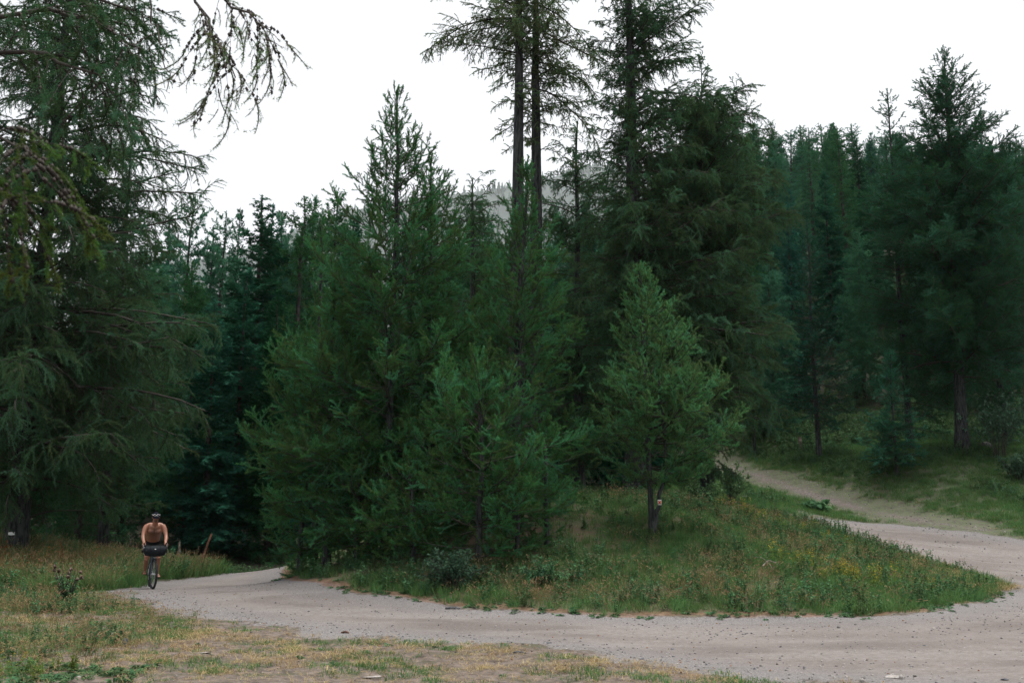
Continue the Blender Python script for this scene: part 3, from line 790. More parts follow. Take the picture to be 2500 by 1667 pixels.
hero('old_larch', 'rough dark larch with a ragged broken top just left of the twin bare trunks', 1150, 36.0, 440, 36,
     [(440, 60), (500, 95), (620, 110), (800, 130), (1100, 120)], 100, (BARK, DEADTWIG, OLD), r0=.18, **OK_)
# left edge
hero('old_larch', 'huge old larch at the road side behind the rider, trunk with a white paint mark', 44, 30.0, -420, 41,
     [(-420, 20), (-200, 150), (0, 215), (200, 260), (330, 300), (480, 345), (650, 365), (800, 380), (950, 410), (1060, 400), (1160, 330), (1290, 240)], 240, (BARK, DEADTWIG, OLD), r0=.27, xtop=215, cones=900,
     **{**OK_, 'el': (2, 34), 'curve': (-26, 0), 'base': .045, 'tw': (.15, 55, .32, -.10, .3)})
hero('old_larch', 'shaded larch behind the huge roadside larch, its lower boughs over the tall grass', 255, 35.0, 330, 42,
     [(330, 15), (480, 90), (700, 140), (950, 165), (1150, 150), (1330, 90)], 110, (BARK, DEADTWIG, OLD), r0=.17, **{**OK_, 'base': .04})
# right
hero('great_larch', 'great larch on the grassy bank at the right with a ragged open top', 2362, 45.5, 128, 51,
     [(128, 20), (200, 58), (260, 90), (340, 120), (430, 160), (560, 215), (700, 240), (850, 225), (940, 150), (1000, 60)], 280, (BARK, DEADTWIG, BGL), r0=.26, xtop=2312, cones=300,
     **{**OK_, 'el': (-6, 50), 'curve': (-10, 12), 'base': .16, 'sprig': 'great', 'umin1': .05, 'hpow': .8, 'tw': (.14, 55, .40, .05, .1), 'gaps': .12})
hero('great_larch', 'thinner larch top standing close at the left shoulder of the great larch', 2235, 47.5, 222, 52,
     [(222, 14), (300, 48), (420, 70), (600, 110), (850, 120), (1050, 90)], 170, (BARK, DEADTWIG, BGL), r0=.15,
     **{**OK_, 'el': (-6, 45), 'curve': (-10, 12), 'sprig': 'great', 'umin1': .05, 'hpow': .8, 'tw': (.14, 55, .40, .05, .1), 'gaps': .2})
hero('old_larch', 'dark larch cut by the right edge of the view beside the great larch', 2470, 50.0, 330, 53,
     [(330, 30), (420, 90), (560, 130), (800, 150), (1050, 110)], 110, (BARK, DEADTWIG, BGL), r0=.18,
     **{**OK_, 'el': (-4, 45), 'sprig': 'great', 'umin1': .05, 'tw': (.15, 55, .40, .05, .1)})
FK = dict(sprig='fir', el=(-18, 30), curve=(14, 0), tw=(.09, 55, .40, .02, .05), sh=(.10, 45, .40, .02, .0), flat=True, tw_roll=.55, nd_=(.03, 2, .05, .016, .55), base=.10)
hero('small_fir', 'small layered fir standing alone on the open grass of the bank', 2197, 43.3, 866, 61,
     [(866, 6), (920, 30), (1000, 52), (1060, 68), (1100, 80), (1130, 66)], 150, (BARK, TWIG, FIR), r0=.045, **{**FK, 'sprig': 'small_fir', 'whorl': 13, 'base': .13, 'umin1': .05})
hero('dark_fir', 'mid-sized blue green fir with a pointed top in front of the wooded slope', 2008, 50.0, 538, 62,
     [(538, 4), (620, 48), (720, 72), (850, 95), (960, 110), (1040, 90)], 120, (BARK, TWIG, FIR), r0=.12,
     **{**FK, 'tw': (.12, 55, .38, .02, .1), 'curve': (10, 5)})
hero('stunted_larch', 'low dark larch with a thin stem at the forest edge above the stony track', 1850, 53.5, 925, 63,
     [(925, 10), (960, 55), (1000, 75), (1040, 55)], 60, (BARK, TWIG, OLD), r0=.07, **{**OK_, 'base': .35, 'nd_': (.06, 3, .1, .028, .4)})

# background kinds, copied over the slopes
def proto(kind, seed):
    if kind == 'fir':
        return conifer(seed, 18, .2, [(0, 2.6), (.15, 2.7), (.4, 2.1), (.7, 1.5), (.9, .85), (1, .22)], 200, (FARBARK, TWIG, FIR), el=(-22, 32), curve=(12, 0), base=.03, flat=True, whorl=34, tw_roll=.55,
                       tw=(.15, 55, .44, .0, .12), sh=(.14, 48, .48, .0, .1), nd_=(.045, 2, .18, .075, .6), wood=False, umin1=.05, hpow=.85, shl=.7)
    if kind == 'larch':
        return conifer(seed, 18, .2, [(0, 2.6), (.2, 3.0), (.5, 2.3), (.75, 1.85), (.92, 1.15), (1, .35)], 190, (FARBARK, TWIG, BGL), el=(-8, 42), curve=(2, 14), base=.04, bend=.06,
                       tw=(.19, 52, .42, .05, .08), sh=(.165, 48, .5, .05, .05), nd_=(.065, 3, .17, .06, .4), wood=False, umin1=.05, hpow=.85, shl=.8, gaps=.12)
    return conifer(seed, 18, .2, [(0, 2.4), (.3, 2.6), (.6, 2.2), (.8, 1.9), (.93, 1.4), (1, .5)], 140, (FARBARK, TWIG, BGL), el=(-2, 35), curve=(-6, 8), base=.1, bend=.09,
                   tw=(.2, 55, .4, .05, .1), sh=(.18, 50, .5, .0, .1), nd_=(.065, 3, .17, .06, .4), wood=True, shl=.8, gaps=.3)
PROTO = {'fir': [proto('fir', 101), proto('fir', 102), proto('fir', 103)], 'larch': [proto('larch', 111), proto('larch', 112), proto('larch', 113)], 'ragged': [proto('ragged', 121), proto('ragged', 122)]}
KIND_NAME = {'fir': 'fir_tree', 'larch': 'larch_tree', 'ragged': 'ragged_larch'}
rt = np.random.default_rng(99)
placed = []
def bg_tree(px, d, apex, kind, label, group=None, wid=1.0):
    b = spot(px, d); H = pix(px, apex, d)[2] - b[2]
    if H < 3: return
    m = PROTO[kind][rt.integers(len(PROTO[kind]))]; s = H / 18.
    w = s * wid * rt.uniform(.85, 1.15) if H > 9 else s * wid * 1.15
    w = min(w, 1.5)
    plant_tree(KIND_NAME[kind], label, m, b, rt.uniform(0, 6.28), (w, w, s), group)
    placed.append((b[0], b[1]))

# the wood behind the rider: trees on the skyline, named one by one
for a in [(412, 58, 468, 'ragged', 'thin ragged larch rising from the wood beside the huge roadside larch', None, .8),
          (505, 60, 512, 'ragged', 'low rounded top between the thin ragged larch and the slim spike in the rider\'s wood', None, .8),
          (547, 64, 510, 'fir', 'slim spike of a fir in the dip of the skyline above the rider', None, .6),
          (602, 56, 482, 'fir', 'broad dark fir with layered sprays, tallest fir of the wood above the rider', None, 1.25),
          (640, 58, 500, 'fir', 'second fir top joined to the broad dark fir of the skyline', None, .9),
          (662, 66, 520, 'larch', 'pale larch top tucked right of the joined fir tops', None, .8),
          (697, 57, 486, 'ragged', 'flat-topped ragged larch on the skyline between the firs and the young clump', None, 1.0),
          (748, 62, 480, 'larch', 'slender larch right of the flat-topped larch on the skyline', None, .75),
          (785, 66, 474, 'larch', 'full rounded larch against the pale far ridge', None, .95),
          (842, 70, 528, 'fir', 'small round fir top seen through the sparse twigs before the pale ridge', None, .8),
          (570, 46, 650, 'fir', 'young bluish fir in the heart of the dark wood above the rider', None, 1.1),
          (500, 44, 735, 'fir', 'bluish fir with pale shoots, lowest tip behind the huge larch', None, 1.1),
          (655, 45, 690, 'fir', 'fir with a doubled tip next to the left end of the clump', None, 1.0),
          (452, 48, 640, 'larch', 'soft larch beside the hanging boughs of the huge larch', None, 1.0)]:
    bg_tree(*a)
for a in [(1822, 62, 262, 'ragged', 'lone wispy larch top above the shoulder of the brownish old larch', None, .7),
          (2080, 95, 322, 'larch', 'yellowish larch reaching near the crest of the wooded slope', None, 1.0),
          (1935, 85, 345, 'larch', 'full larch at the left part of the wooded slope below the crest', None, 1.05),
          (2060, 66, 420, 'fir', 'tall fir with a pale broken side at the middle of the wooded slope', None, 1.0),
          (1960, 60, 500, 'fir', 'small bluish fir under the full larch of the slope', None, .9),
          (2130, 60, 560, 'larch', 'larch leaning out beside the great larch at the foot of the slope', None, 1.0),
          (1900, 56, 620, 'larch', 'feathery larch at the foot of the slope, left of the mid-sized fir', None, 1.0)]:
    bg_tree(*a)

def fill(n, pxr, dr, sky_pts, drop, kinds, label, group, mind=2.6):
    k = 0; tries = 0
    while k < n and tries < n * 30:
        tries += 1
        px = rt.uniform(*pxr); d = dr[0] + (dr[1] - dr[0]) * rt.random() ** 1.15
        kx, _ = ray(px, 1264); x = kx * d
        if placed and min((x - q[0]) ** 2 + (d - q[1]) ** 2 for q in placed) < (mind * (1 + d / 120)) ** 2: continue
        sk = np.interp(px, [p[0] for p in sky_pts], [p[1] for p in sky_pts])
        kd = kinds[rt.integers(len(kinds))]
        H = rt.uniform(13, 22)
        b = spot(px, d); top = b[2] + H
        kz = (top - CAM_H) / d
        ap = 833.5 - FPX * math.tan(math.atan(kz) - R(PITCH))
        lim = sk + rt.uniform(*drop)
        if ap < lim: ap = lim
        if (pix(px, ap, d)[2] - b[2]) < 5: continue
        lab = label[kd] if isinstance(label, dict) else label
        bg_tree(px, d, ap, kd, lab, group, rt.uniform(.9, 1.25)); k += 1
SKY_L = [(-60, 590), (300, 560), (350, 525), (380, 508), (480, 522), (560, 520), (640, 518), (700, 505), (780, 498), (860, 520), (960, 520), (1050, 510), (1200, 490), (1500, 470), (1600, 400)]
SKY_R = [(1480, 420), (1600, 370), (1780, 315), (1830, 302), (1900, 296), (2000, 292), (2100, 305), (2200, 312), (2300, 330), (2560, 345)]
fill(46, (360, 900), (42, 62), SKY_L, (30, 330), ['fir', 'fir', 'larch'], {'fir': 'dark blue green fir deep in the wood behind the rider', 'larch': 'dim larch deep in the wood behind the rider'}, 'trees deep in the wood behind the rider')
fill(64, (360, 900), (58, 105), SKY_L, (-8, 45), ['fir', 'larch', 'fir', 'larch', 'ragged'], {'fir': 'hazy fir on the low skyline of the wood behind the rider', 'larch': 'hazy larch on the low skyline behind the rider', 'ragged': 'hazy ragged larch on the low skyline behind the rider'}, 'hazy trees on the skyline behind the rider')
fill(22, (-60, 400), (40, 75), SKY_L, (20, 200), ['fir', 'larch'], {'fir': 'dark fir glimpsed through the boughs of the huge roadside larch', 'larch': 'dark larch glimpsed through the boughs of the huge roadside larch'}, 'trees glimpsed behind the huge roadside larch')
fill(44, (880, 1560), (44, 95), SKY_L, (-10, 130), ['fir', 'larch', 'larch'], {'fir': 'fir glimpsed through the clump of larches on the mound', 'larch': 'larch glimpsed through the clump of larches on the mound'}, 'trees glimpsed behind the clump on the mound')
fill(52, (1700, 2760), (57, 78), SKY_R, (120, 520), ['fir', 'larch', 'fir'], {'fir': 'dark fir low on the wooded slope above the bank', 'larch': 'green larch low on the wooded slope above the bank'}, 'trees low on the wooded slope')
fill(134, (1620, 2760), (78, 195), SKY_R, (-6, 45), ['fir', 'larch', 'larch', 'ragged'], {'fir': 'fir among the hazy trees high on the wooded slope', 'larch': 'larch among the hazy trees high on the wooded slope', 'ragged': 'ragged larch among the hazy trees high on the wooded slope'}, 'hazy trees high on the wooded slope', 2.0)
fill(40, (1760, 2560), (125, 200), SKY_R, (-4, 22), ['fir', 'larch', 'larch'], {'fir': 'small fir lined up along the crest of the wooded slope', 'larch': 'small larch lined up along the crest of the wooded slope'}, 'small trees along the crest of the wooded slope', 1.7)
# ------------------------------------------------------------------ larch standing out of view on the left, its limbs hang into the picture
SPRIG['hang'] = make_sprigs('hang', [TWIG, TALL], -.38, (.09, 50, .5, -.15, .45), (.018, 5, .030, .0065, .4))
SPRIG['olive'] = make_sprigs('olive', [TWIG, OLIVE], -.12, (.09, 46, .50, .0, .15), (.011, 5, .034, .008, .6))
SPRIG['shade'] = make_sprigs('shade', [TWIG, OLD], -.15, (.08, 50, .5, -.05, .25), (.012, 6, .034, .0075, .5))
def limbs_of(limbs, r, seed_, jit=.025):
    rg = np.random.default_rng(seed_); K = 12; out, Ls = [], []
    for pts in limbs:
        p = np.array(pts, float); q = np.linspace(0, len(p) - 1, K); i = np.minimum(q.astype(int), len(p) - 2); t = (q - i)[:, None]
        m0 = np.gradient(p, axis=0)
        c = (2*t**3-3*t**2+1)*p[i] + (t**3-2*t**2+t)*m0[i] + (-2*t**3+3*t**2)*p[i+1] + (t**3-t**2)*m0[i+1]
        c[1:-1] += rg.normal(0, jit, (K - 2, 3)); out.append(c); Ls.append(np.linalg.norm(np.diff(c, axis=0), axis=1).sum())
    return np.array(out), np.array(Ls)

def limb_crown(groups, rg, mats, cones=0, ng_pick=None):
    """groups: [(limb curves, lengths, base radius, spacing, twig fraction, sag, umin, pick offset)]"""
    ca = Acc(); S = [[], [], [], []]
    for C, L, r, spc, fr, sag, umin, off, lmx in groups:
        tubes(ca, C, r * np.linspace(1, .22, C.shape[1])[None] * np.ones((len(C), 1)), 6, 0)
        C2, L2 = spawn(C, L, spc, R(60), fr, rg, flat=True, up=-.15, sag=sag, K=5, umin=umin, lmin=.3, lmax=lmx, taper=.45, roll=.8)
        tubes(ca, C2, (L2 * .008)[:, None] * np.linspace(1, .3, 5)[None], 4, 0)
        C3, L3 = spawn(C2, L2, .10, R(45), .5, rg, flat=True, up=-.1, sag=.3, K=4, lmin=.16, lmax=.55, roll=.9)
        C3 = np.concatenate([C3, np.stack([C2[:, -2], C2[:, -2] * .67 + C2[:, -1] * .33, C2[:, -2] * .33 + C2[:, -1] * .67, C2[:, -1]], 1)]); L3 = np.concatenate([L3, np.full(len(L2), .3)])
        X = C3[:, 1] - C3[:, 0]; si = np.abs(np.log(L3[:, None] / np.array(SPRIG_LEN)[None])).argmin(1)
        S[0].append(C3[:, 0]); S[1].append(mat_euler(X, UP + rg.normal(0, .3, X.shape) + np.where(np.abs(norm(X)[:, 2:3]) > .9, np.array([1., .3, 0]), 0)))
        S[2].append((L3 / np.array(SPRIG_LEN)[si])[:, None]); S[3].append(off + si * SPRIG_VAR + rg.integers(0, SPRIG_VAR, len(L3)))
        if cones:
            q = rg.integers(0, len(L2), cones); cp, _ = interp_curve(C2, q, rg.random(cones)); cone_bits(ca, cp, .016, rg, 2)
    me = ca.mesh('crown', mats); sow_points(me, *[np.concatenate(s) for s in S]); return me

NX, NY = -8.6, 8.4
def mark(o): return o
rgn = np.random.default_rng(5)
nb_ = np.array([NX, NY, gz(NX, NY) - .1])
la, lL = limbs_of([[(NX + .2, NY, 6.3), (-6.2, 8.2, 6.9), (-4.2, 8.1, 6.95), pix(425, -60, 8.0), pix(490, 20, 8.0), pix(540, 100, 8.0), pix(575, 190, 8.0)],
                   [(NX + .2, NY, 6.6), (-6.0, 8.2, 7.3), (-4.2, 8.2, 7.2), pix(450, -90, 8.2), pix(540, -10, 8.2), pix(610, 45, 8.2), pix(660, 75, 8.2)]], .04, 1)
lb, lbL = limbs_of([[(NX, NY, 5.6), (-6.6, 8.9, 6.1), pix(60, 30, 9), pix(200, 45, 9), pix(290, 80, 9), pix(345, 120, 9)],
                    [(NX, NY, 5.2), (-6.6, 8.9, 5.6), pix(20, 130, 9), pix(130, 150, 9), pix(230, 190, 9), pix(280, 230, 9)],
                    [(NX, NY, 6.0), (-6.6, 8.9, 6.7), pix(0, -40, 9.4), pix(150, -30, 9.4), pix(260, 0, 9.4), pix(350, 30, 9.4)]], .04, 2)
ly, lyL = limbs_of([[(NX, NY, 4.3), (-5.6, 6.6, 4.5), pix(-120, 290, 5.6), pix(-40, 320, 5.6), pix(50, 370, 5.5), pix(105, 440, 5.5)],
                    [(NX, NY, 4.0), (-5.6, 6.4, 4.0), pix(-140, 380, 5.4), pix(-60, 400, 5.4), pix(10, 440, 5.4), pix(60, 500, 5.4)]], .03, 3)
lc = np.array([(pix(365, -30, 7.6), pix(372, 40, 7.6), pix(392, 110, 7.6), pix(408, 170, 7.6), pix(414, 228, 7.6))])
_c = np.array([limbs_of([list(lc[0])], .01, 4)[0][0]])
o = thing('overhanging_larch', 'old larch outside the left edge, its cone-laden limbs hanging into the top left corner', 'tree', nb_)
ta = Acc(); tp, tr = trunk_curve(17, .24, (0.02, 0), .05, rgn); tubes(ta, tp[None], tr[None], 10); link('trunk', ta.mesh('trunk', [BARK], (0,)), o)
sh = lambda C: C - nb_
nng = sower('overhang_twigs', [v for k in ('hang', 'shade', 'olive') for v in [n.inputs['Object'].default_value.data for n in SPRIG[k].nodes if n.bl_idname == 'GeometryNodeObjectInfo']])
cme = limb_crown([(sh(la), lL, .026, .15, .11, .75, .62, 0, .40), (sh(lb), lbL, .032, .19, .22, .30, .35, 9, .8), (sh(ly), lyL, .016, .24, .13, .5, .60, 18, .42)], rgn, [DEADTWIG, TALL, CONE], cones=420)
oc = link('crown', cme, o); oc['kind'] = 'stuff'; sown(oc, nng)
bt = Acc(); tubes(bt, sh(_c), .010 * np.linspace(1, .3, 12)[None], 5); sd = sh(np.array([(_c[0, 6], _c[0, 6] + (-.06, 0, -.05), _c[0, 6] + (-.1, 0, -.1))])); tubes(bt, sd, np.full((1, 3), .003), 3)
link('dead_twig', bt.mesh('dead_twig', [DEADTWIG]), o)

# ------------------------------------------------------------------ grass, weeds, flowers, stones: things nobody could count
def blade_tuft(n, h, spread, lean, w, rg, heads=0.0, matn=0, math=1, droop=.5):
    a = Acc()
    ph = rg.uniform(0, 6.28, n); r = spread * np.sqrt(rg.random(n)); hh = h * rg.uniform(.45, 1.15, n)
    B = np.stack([r * np.cos(ph), r * np.sin(ph), np.zeros(n)], -1)
    az = ph + rg.normal(0, .8, n); D = np.stack([np.cos(az), np.sin(az), np.zeros(n)], -1); ln = lean * rg.uniform(.2, 1.3, n)
    M = B + D * (ln * hh * .4)[:, None] + UP * (hh * .62)[:, None]
    T = B + D * (ln * hh * (1 + droop * .4))[:, None] + UP * (hh * (1 - droop * ln * .35))[:, None]
    S = np.stack([-np.sin(az), np.cos(az), np.zeros(n)], -1) * (w * .5); S = S * rg.choice([1, 1, .6], n)[:, None]
    Vv = np.stack([B - S, B + S, M + S * .8, M - S * .8, T], 1)
    i = np.arange(n)[:, None] * 5
    tint = np.repeat(rg.random(n), 5)
    a.add(Vv, np.concatenate([i + np.array([[0, 1, 2]]), i + np.array([[0, 2, 3]]), i + np.array([[3, 2, 4]])]), matn, tint)
    if heads:
        k = np.nonzero(rg.random(n) < heads)[0]
        if len(k):
            P = np.repeat(T[k], 7, 0) - np.tile(np.linspace(0, .26, 7), len(k))[:, None] * np.repeat(T[k] - M[k], 7, 0) * 1.2
            d = norm(np.repeat(T[k] - M[k], 7, 0) + rg.normal(0, .5, P.shape) * np.linalg.norm(T[k] - M[k], axis=1).mean())
            s = norm(np.cross(d, rg.normal(size=P.shape))) * .006
            a.add(np.stack([P - s, P + s, P + d * .03], 1), np.arange(len(P) * 3).reshape(-1, 3), math, np.repeat(rg.random(len(P)), 3))
    return a

def leaf_quads(a, P, D, l, w, rg, mat, curl=.25):
    n = len(P); D = norm(D); S = norm(np.cross(D, UP + rg.normal(0, .35, D.shape))) * np.asarray(w).reshape(-1, 1) * .5; l = np.asarray(l).reshape(-1, 1)
    Nn = np.cross(S, D); M = P + D * l * .5 + norm(Nn) * l * .06; T = P + D * l - UP * l * curl
    i = np.arange(n)[:, None] * 5
    a.add(np.stack([P, M - S, M + S, T, M + norm(Nn) * l * -.03], 1), np.concatenate([i + np.array([[0, 4, 1]]), i + np.array([[0, 2, 4]]), i + np.array([[1, 4, 3]]), i + np.array([[4, 2, 3]])]), mat, np.repeat(rg.random(n), 5))

def rosette(n, l, w, rg, el=.35):
    a = Acc(); az = np.arange(n) * 2.4 + rg.normal(0, .3, n); e = rg.uniform(.05, el * 2, n)
    D = np.stack([np.cos(az) * np.cos(e), np.sin(az) * np.cos(e), np.sin(e)], -1)
    leaf_quads(a, D * .01, D, l * rg.uniform(.5, 1.1, n), w * rg.uniform(.7, 1.1, n), rg, 0); return a

def forb(nst, h, nl, ll, lw, rg, flower=None):
    a = Acc()
    for s_ in range(nst):
        az = rg.uniform(0, 6.28); b = np.array([np.cos(az), np.sin(az), 0]) * rg.uniform(0, h * .3)
        tip = b * 1.6 + np.array([rg.normal(0, .12) * h, rg.normal(0, .12) * h, h * rg.uniform(.6, 1.1)])
        s = np.linspace(0, 1, 4)[:, None]; C = (b + (tip - b) * s)[None]
        tubes(a, C, np.full((1, 4), .0035), 3, 0, np.array([.2]))
        u = rg.uniform(.15, 1, nl); P = b + (tip - b) * u[:, None]; za = rg.uniform(0, 6.28, nl); e = rg.uniform(-.2, .8, nl)
        D = np.stack([np.cos(za) * np.cos(e), np.sin(za) * np.cos(e), np.sin(e)], -1)
        leaf_quads(a, P, D, ll * rg.uniform(.5, 1.1, nl) * (1.15 - .5 * u), lw * rg.uniform(.7, 1.1, nl), rg, 0)
        if flower:
            n = flower[0]; P = tip + rg.normal(0, 1, (n, 3)) * np.array([.35, .35, .5]) * flower[1]; d = norm(rg.normal(size=(n, 3)) + UP * .6)
            sdd = norm(np.cross(d, rg.normal(size=(n, 3)))) * flower[2] * .5
            a.add(np.stack([P - sdd, P + sdd, P + d * flower[2] * 1.2], 1), np.arange(n * 3).reshape(-1, 3), 1, np.repeat(rg.random(n), 3))
    return a

GREENG = leaf_mat('green_grass', (.036, .108, .038), (.092, .165, .056), .35, .35, 1.5)
DRYG = leaf_mat('dry_grass', (.22, .165, .085), (.44, .345, .185), .3, .3, 1.5, (.30, .22, .115))
SEEDM = leaf_mat('seed_heads', (.13, .085, .045), (.27, .195, .115), .2, .3, 3)
WEEDM = leaf_mat('weed_leaves', (.030, .085, .040), (.075, .135, .06), .28, .35, 2)
FORBM = leaf_mat('herb_leaves', (.035, .088, .042), (.080, .14, .060), .28, .6, 2)
TEALM = leaf_mat('bush_leaves', (.035, .085, .055), (.07, .13, .085), .28, .3, 2)
MEADOW = leaf_mat('meadow_grass', (.085, .090, .038), (.20, .165, .080), .3, .4, 1.2)
YELLOW = leaf_mat('yellow_blossom', (.32, .20, .02), (.50, .35, .05), .2, .2, 5)
LIMEM = leaf_mat('lime_leaves', (.07, .13, .03), (.15, .19, .045), .35, .3, 2)
REDM = leaf_mat('rusty_leaves', (.20, .07, .025), (.32, .13, .04), .3, .3, 3)
rs = np.random.default_rng(2024)
def variants(fn, n, name, mats): return [fn().mesh(name, mats) for _ in range(n)]
NG = dict(
    green_short=sower('short_green', variants(lambda: blade_tuft(22, .05, .10, 1.0, .007, rs), 4, 'short_green_tuft', [GREENG])),
    dry_short=sower('short_dry', variants(lambda: blade_tuft(20, .055, .13, 1.8, .006, rs, droop=1.0), 4, 'short_dry_tuft', [DRYG])),
    green_mid=sower('mid_green', variants(lambda: blade_tuft(28, .19, .15, .85, .009, rs), 4, 'mid_green_tuft', [GREENG])),
    tan_mid=sower('mid_tan', variants(lambda: blade_tuft(16, .30, .15, .6, .0055, rs, .7), 4, 'mid_tan_tuft', [MEADOW, SEEDM])),
    tall=sower('tall_brown', variants(lambda: blade_tuft(26, .55, .2, .5, .008, rs, .45), 4, 'tall_grass_tuft', [MEADOW, SEEDM])),
    weed=sower('weeds', variants(lambda: rosette(17, .10, .028, rs), 4, 'weed_rosette', [WEEDM])),
    herb=sower('herbs', variants(lambda: forb(5, .30, 11, .085, .035, rs), 4, 'herb_clump', [FORBM]) + variants(lambda: forb(4, .22, 12, .07, .05, rs), 2, 'leafy_clump', [WEEDM])),
    gold=sower('goldenrods', variants(lambda: forb(6, .48, 16, .10, .026, rs, (9, .08, .018)), 3, 'goldenrod_clump', [LIMEM, YELLOW]) + variants(lambda: forb(6, .36, 16, .10, .03, rs), 2, 'lime_clump', [LIMEM])),
    rust=sower('rusty_herbs', variants(lambda: forb(5, .55, 12, .09, .035, rs), 3, 'rusty_clump', [REDM])),
)
def scatter(name, label, ng, box, n, mask, size=(.7, 1.3), nv=4, tilt=.15, lift=0., up_to=None):
    x = rs.uniform(box[0], box[1], n); y = rs.uniform(box[2], box[3], n)
    k = rs.random(n) < mask(x, y, fields(x, y)); x, y = x[k], y[k]
    m = len(x)
    if m == 0: return
    P = np.stack([x, y, gz(x, y) + lift], -1)
    rot = np.stack([rs.normal(0, tilt, m), rs.normal(0, tilt, m), rs.uniform(0, 6.28, m)], -1)
    sz = rs.uniform(size[0], size[1], (m, 1)) * np.stack([np.ones(m), np.ones(m), rs.uniform(.75, 1.25, m)], -1)
    me = bpy.data.meshes.new(name); sow_points(me, P, rot, sz, rs.integers(0, nv, m))
    o = link(name, me); sown(o, ng); tag(o, label, name.split('_')[-1], kind='stuff')
    if 'category' in o.keys(): del o['category']
    return o
pn = lambda x, y, f, s: fbm(x, y, f, 3, s)
infg = lambda x, y, f: (f['near'] > .05) & (f['isl'] > 0) & (f['ver'] > -.3) & (y < 27)
leftg = lambda x, y: smooth(-3.0, -6.5, x + .12 * (y - 14)) * smooth(9.5, 12.5, y)
scatter('dry_grass', 'short straw-coloured dry grass over the bare ground in front of the road', NG['dry_short'], (-13, 9, 8.2, 24), 26000,
        lambda x, y, f: infg(x, y, f) * np.clip(smooth(.42, .60, pn(x, y, .9, 31)) * smooth(.35, .5, pn(x, y, 3.0, 32)), .06, 1) * smooth(.0, 1.2, f['near']) * (.95 - .25 * leftg(x, y)))
scatter('straw_litter', 'loose straw and dead blades lying flat on the bare ground', sower('straw', variants(lambda: blade_tuft(9, .018, .16, 6.0, .005, rs, droop=.2), 4, 'straw_bits', [DRYG])), (-13, 9, 8.2, 22), 15000,
        lambda x, y, f: infg(x, y, f) * .7 * smooth(-.2, .6, f['near']))
scatter('green_grass', 'short green grass in patches on the bare ground in front of the road', NG['green_short'], (-13, 9, 8.2, 24), 22000,
        lambda x, y, f: infg(x, y, f) * np.clip(smooth(.48, .58, pn(x, y, 1.3, 33)) * .75 + leftg(x, y) * .5, 0, 1) * smooth(.0, .8, f['near']))
scatter('verge_weeds', 'low leafy weeds dotted over the ground in front of the road', NG['weed'], (-12, 8, 8.4, 22), 900,
        lambda x, y, f: infg(x, y, f) * np.clip(smooth(.58, .68, pn(x, y, 1.1, 35)) * .8 + .04 + leftg(x, y) * .3, 0, 1), (.45, 1.0))
inisl = lambda f: smooth(.05, -.25, f['isl'])
slope_dry = lambda x, y: smooth(.45, .6, pn(x, y, .45, 41))
under = lambda x, y: smooth(.5, 4.5, np.maximum(x * .9, 0) + np.maximum(22.5 - y, 0) * 1.3)        # thin under the larches
scatter('mound_grass', 'green grass covering the mound between the two roads', NG['green_mid'], (-9, 17, 16, 36), 34000,
        lambda x, y, f: inisl(f) * np.clip(.25 + .75 * under(x, y), 0, 1) * (1 - .55 * slope_dry(x, y)), (.5, 1.25))
scatter('seeding_grass', 'brown seeding grass stalks on the mound', NG['tan_mid'], (-9, 17, 16, 36), 16000,
        lambda x, y, f: inisl(f) * under(x, y) * (.14 + .38 * slope_dry(x, y)) * smooth(-.1, -.8, f['isl']), (.5, 1.1))
scatter('mound_herbs', 'dark leafy herbs spreading over the mound', NG['herb'], (-9, 17, 16, 34), 12000,
        lambda x, y, f: inisl(f) * np.clip(.35 + .35 * under(x, y), 0, 1) * (.35 + .65 * smooth(.5, .6, pn(x, y, .7, 43))) * smooth(0, -.3, f['isl']), (.55, 1.35), 6)
scatter('edge_weeds', 'broad low leaves fringing the mound along the road', NG['weed'], (-9, 16, 15.5, 32), 16000,
        lambda x, y, f: np.exp(-((f['isl'] + .12) / .3) ** 2) * (f['near'] > -.3) * (y < 28) * smooth(.38, .55, pn(x, y, .9, 44)), (.3, 1.25))
gp = hit(2080, 1420)
scatter('goldenrod', 'yellow goldenrod in flower on the right part of the mound', NG['gold'], (gp[0] - 3, gp[0] + 3.2, gp[1] - 2, gp[1] + 2), 700,
        lambda x, y, f: inisl(f) * smooth(1.0, .35, np.hypot((x - gp[0]) / 2.3, (y - gp[1]) / 1.5)) * .2, (.5, .95), 5)
gp2 = hit(1870, 1275)
scatter('goldenrod', 'fading goldenrod at the top of the mound beside the upper road', NG['gold'], (gp2[0] - 2, gp2[0] + 2, gp2[1] - 2, gp2[1] + 1.5), 110,
        lambda x, y, f: inisl(f) * .3, (.5, .9), 5)
scatter('verge_grass', 'tall brown grass on the verge behind the rider', NG['tall'], (-26, -8.5, 21, 36), 7000,
        lambda x, y, f: smooth(.05, -.35, f['ver']) * .55 * (f['road'] > .1), (.6, 1.05))
scatter('verge_green', 'green grass and herbs at the foot of the tall brown verge grass', NG['green_mid'], (-26, -8.5, 20, 36), 15000,
        lambda x, y, f: smooth(.1, -.2, f['ver']) * .9 * (f['road'] > .1), (1.0, 2.4))
scatter('verge_herbs', 'leafy herbs among the verge grass behind the rider', NG['herb'], (-26, -9, 21, 37), 2600,
        lambda x, y, f: smooth(.0, -.5, f['ver']) * smooth(.5, .62, pn(x, y, .5, 47)), (.9, 1.9), 6)
rp = hit(30, 1390)
scatter('rusty_herbs', 'rusty red and orange herbs in the verge at the left edge', NG['rust'], (-17, -12, 24.5, 30), 170,
        lambda x, y, f: smooth(.1, -.4, f['ver']) * smooth(3.4, 1.2, np.hypot(x - rp[0] - .4, y - 27)), (.5, 1.1), 3)
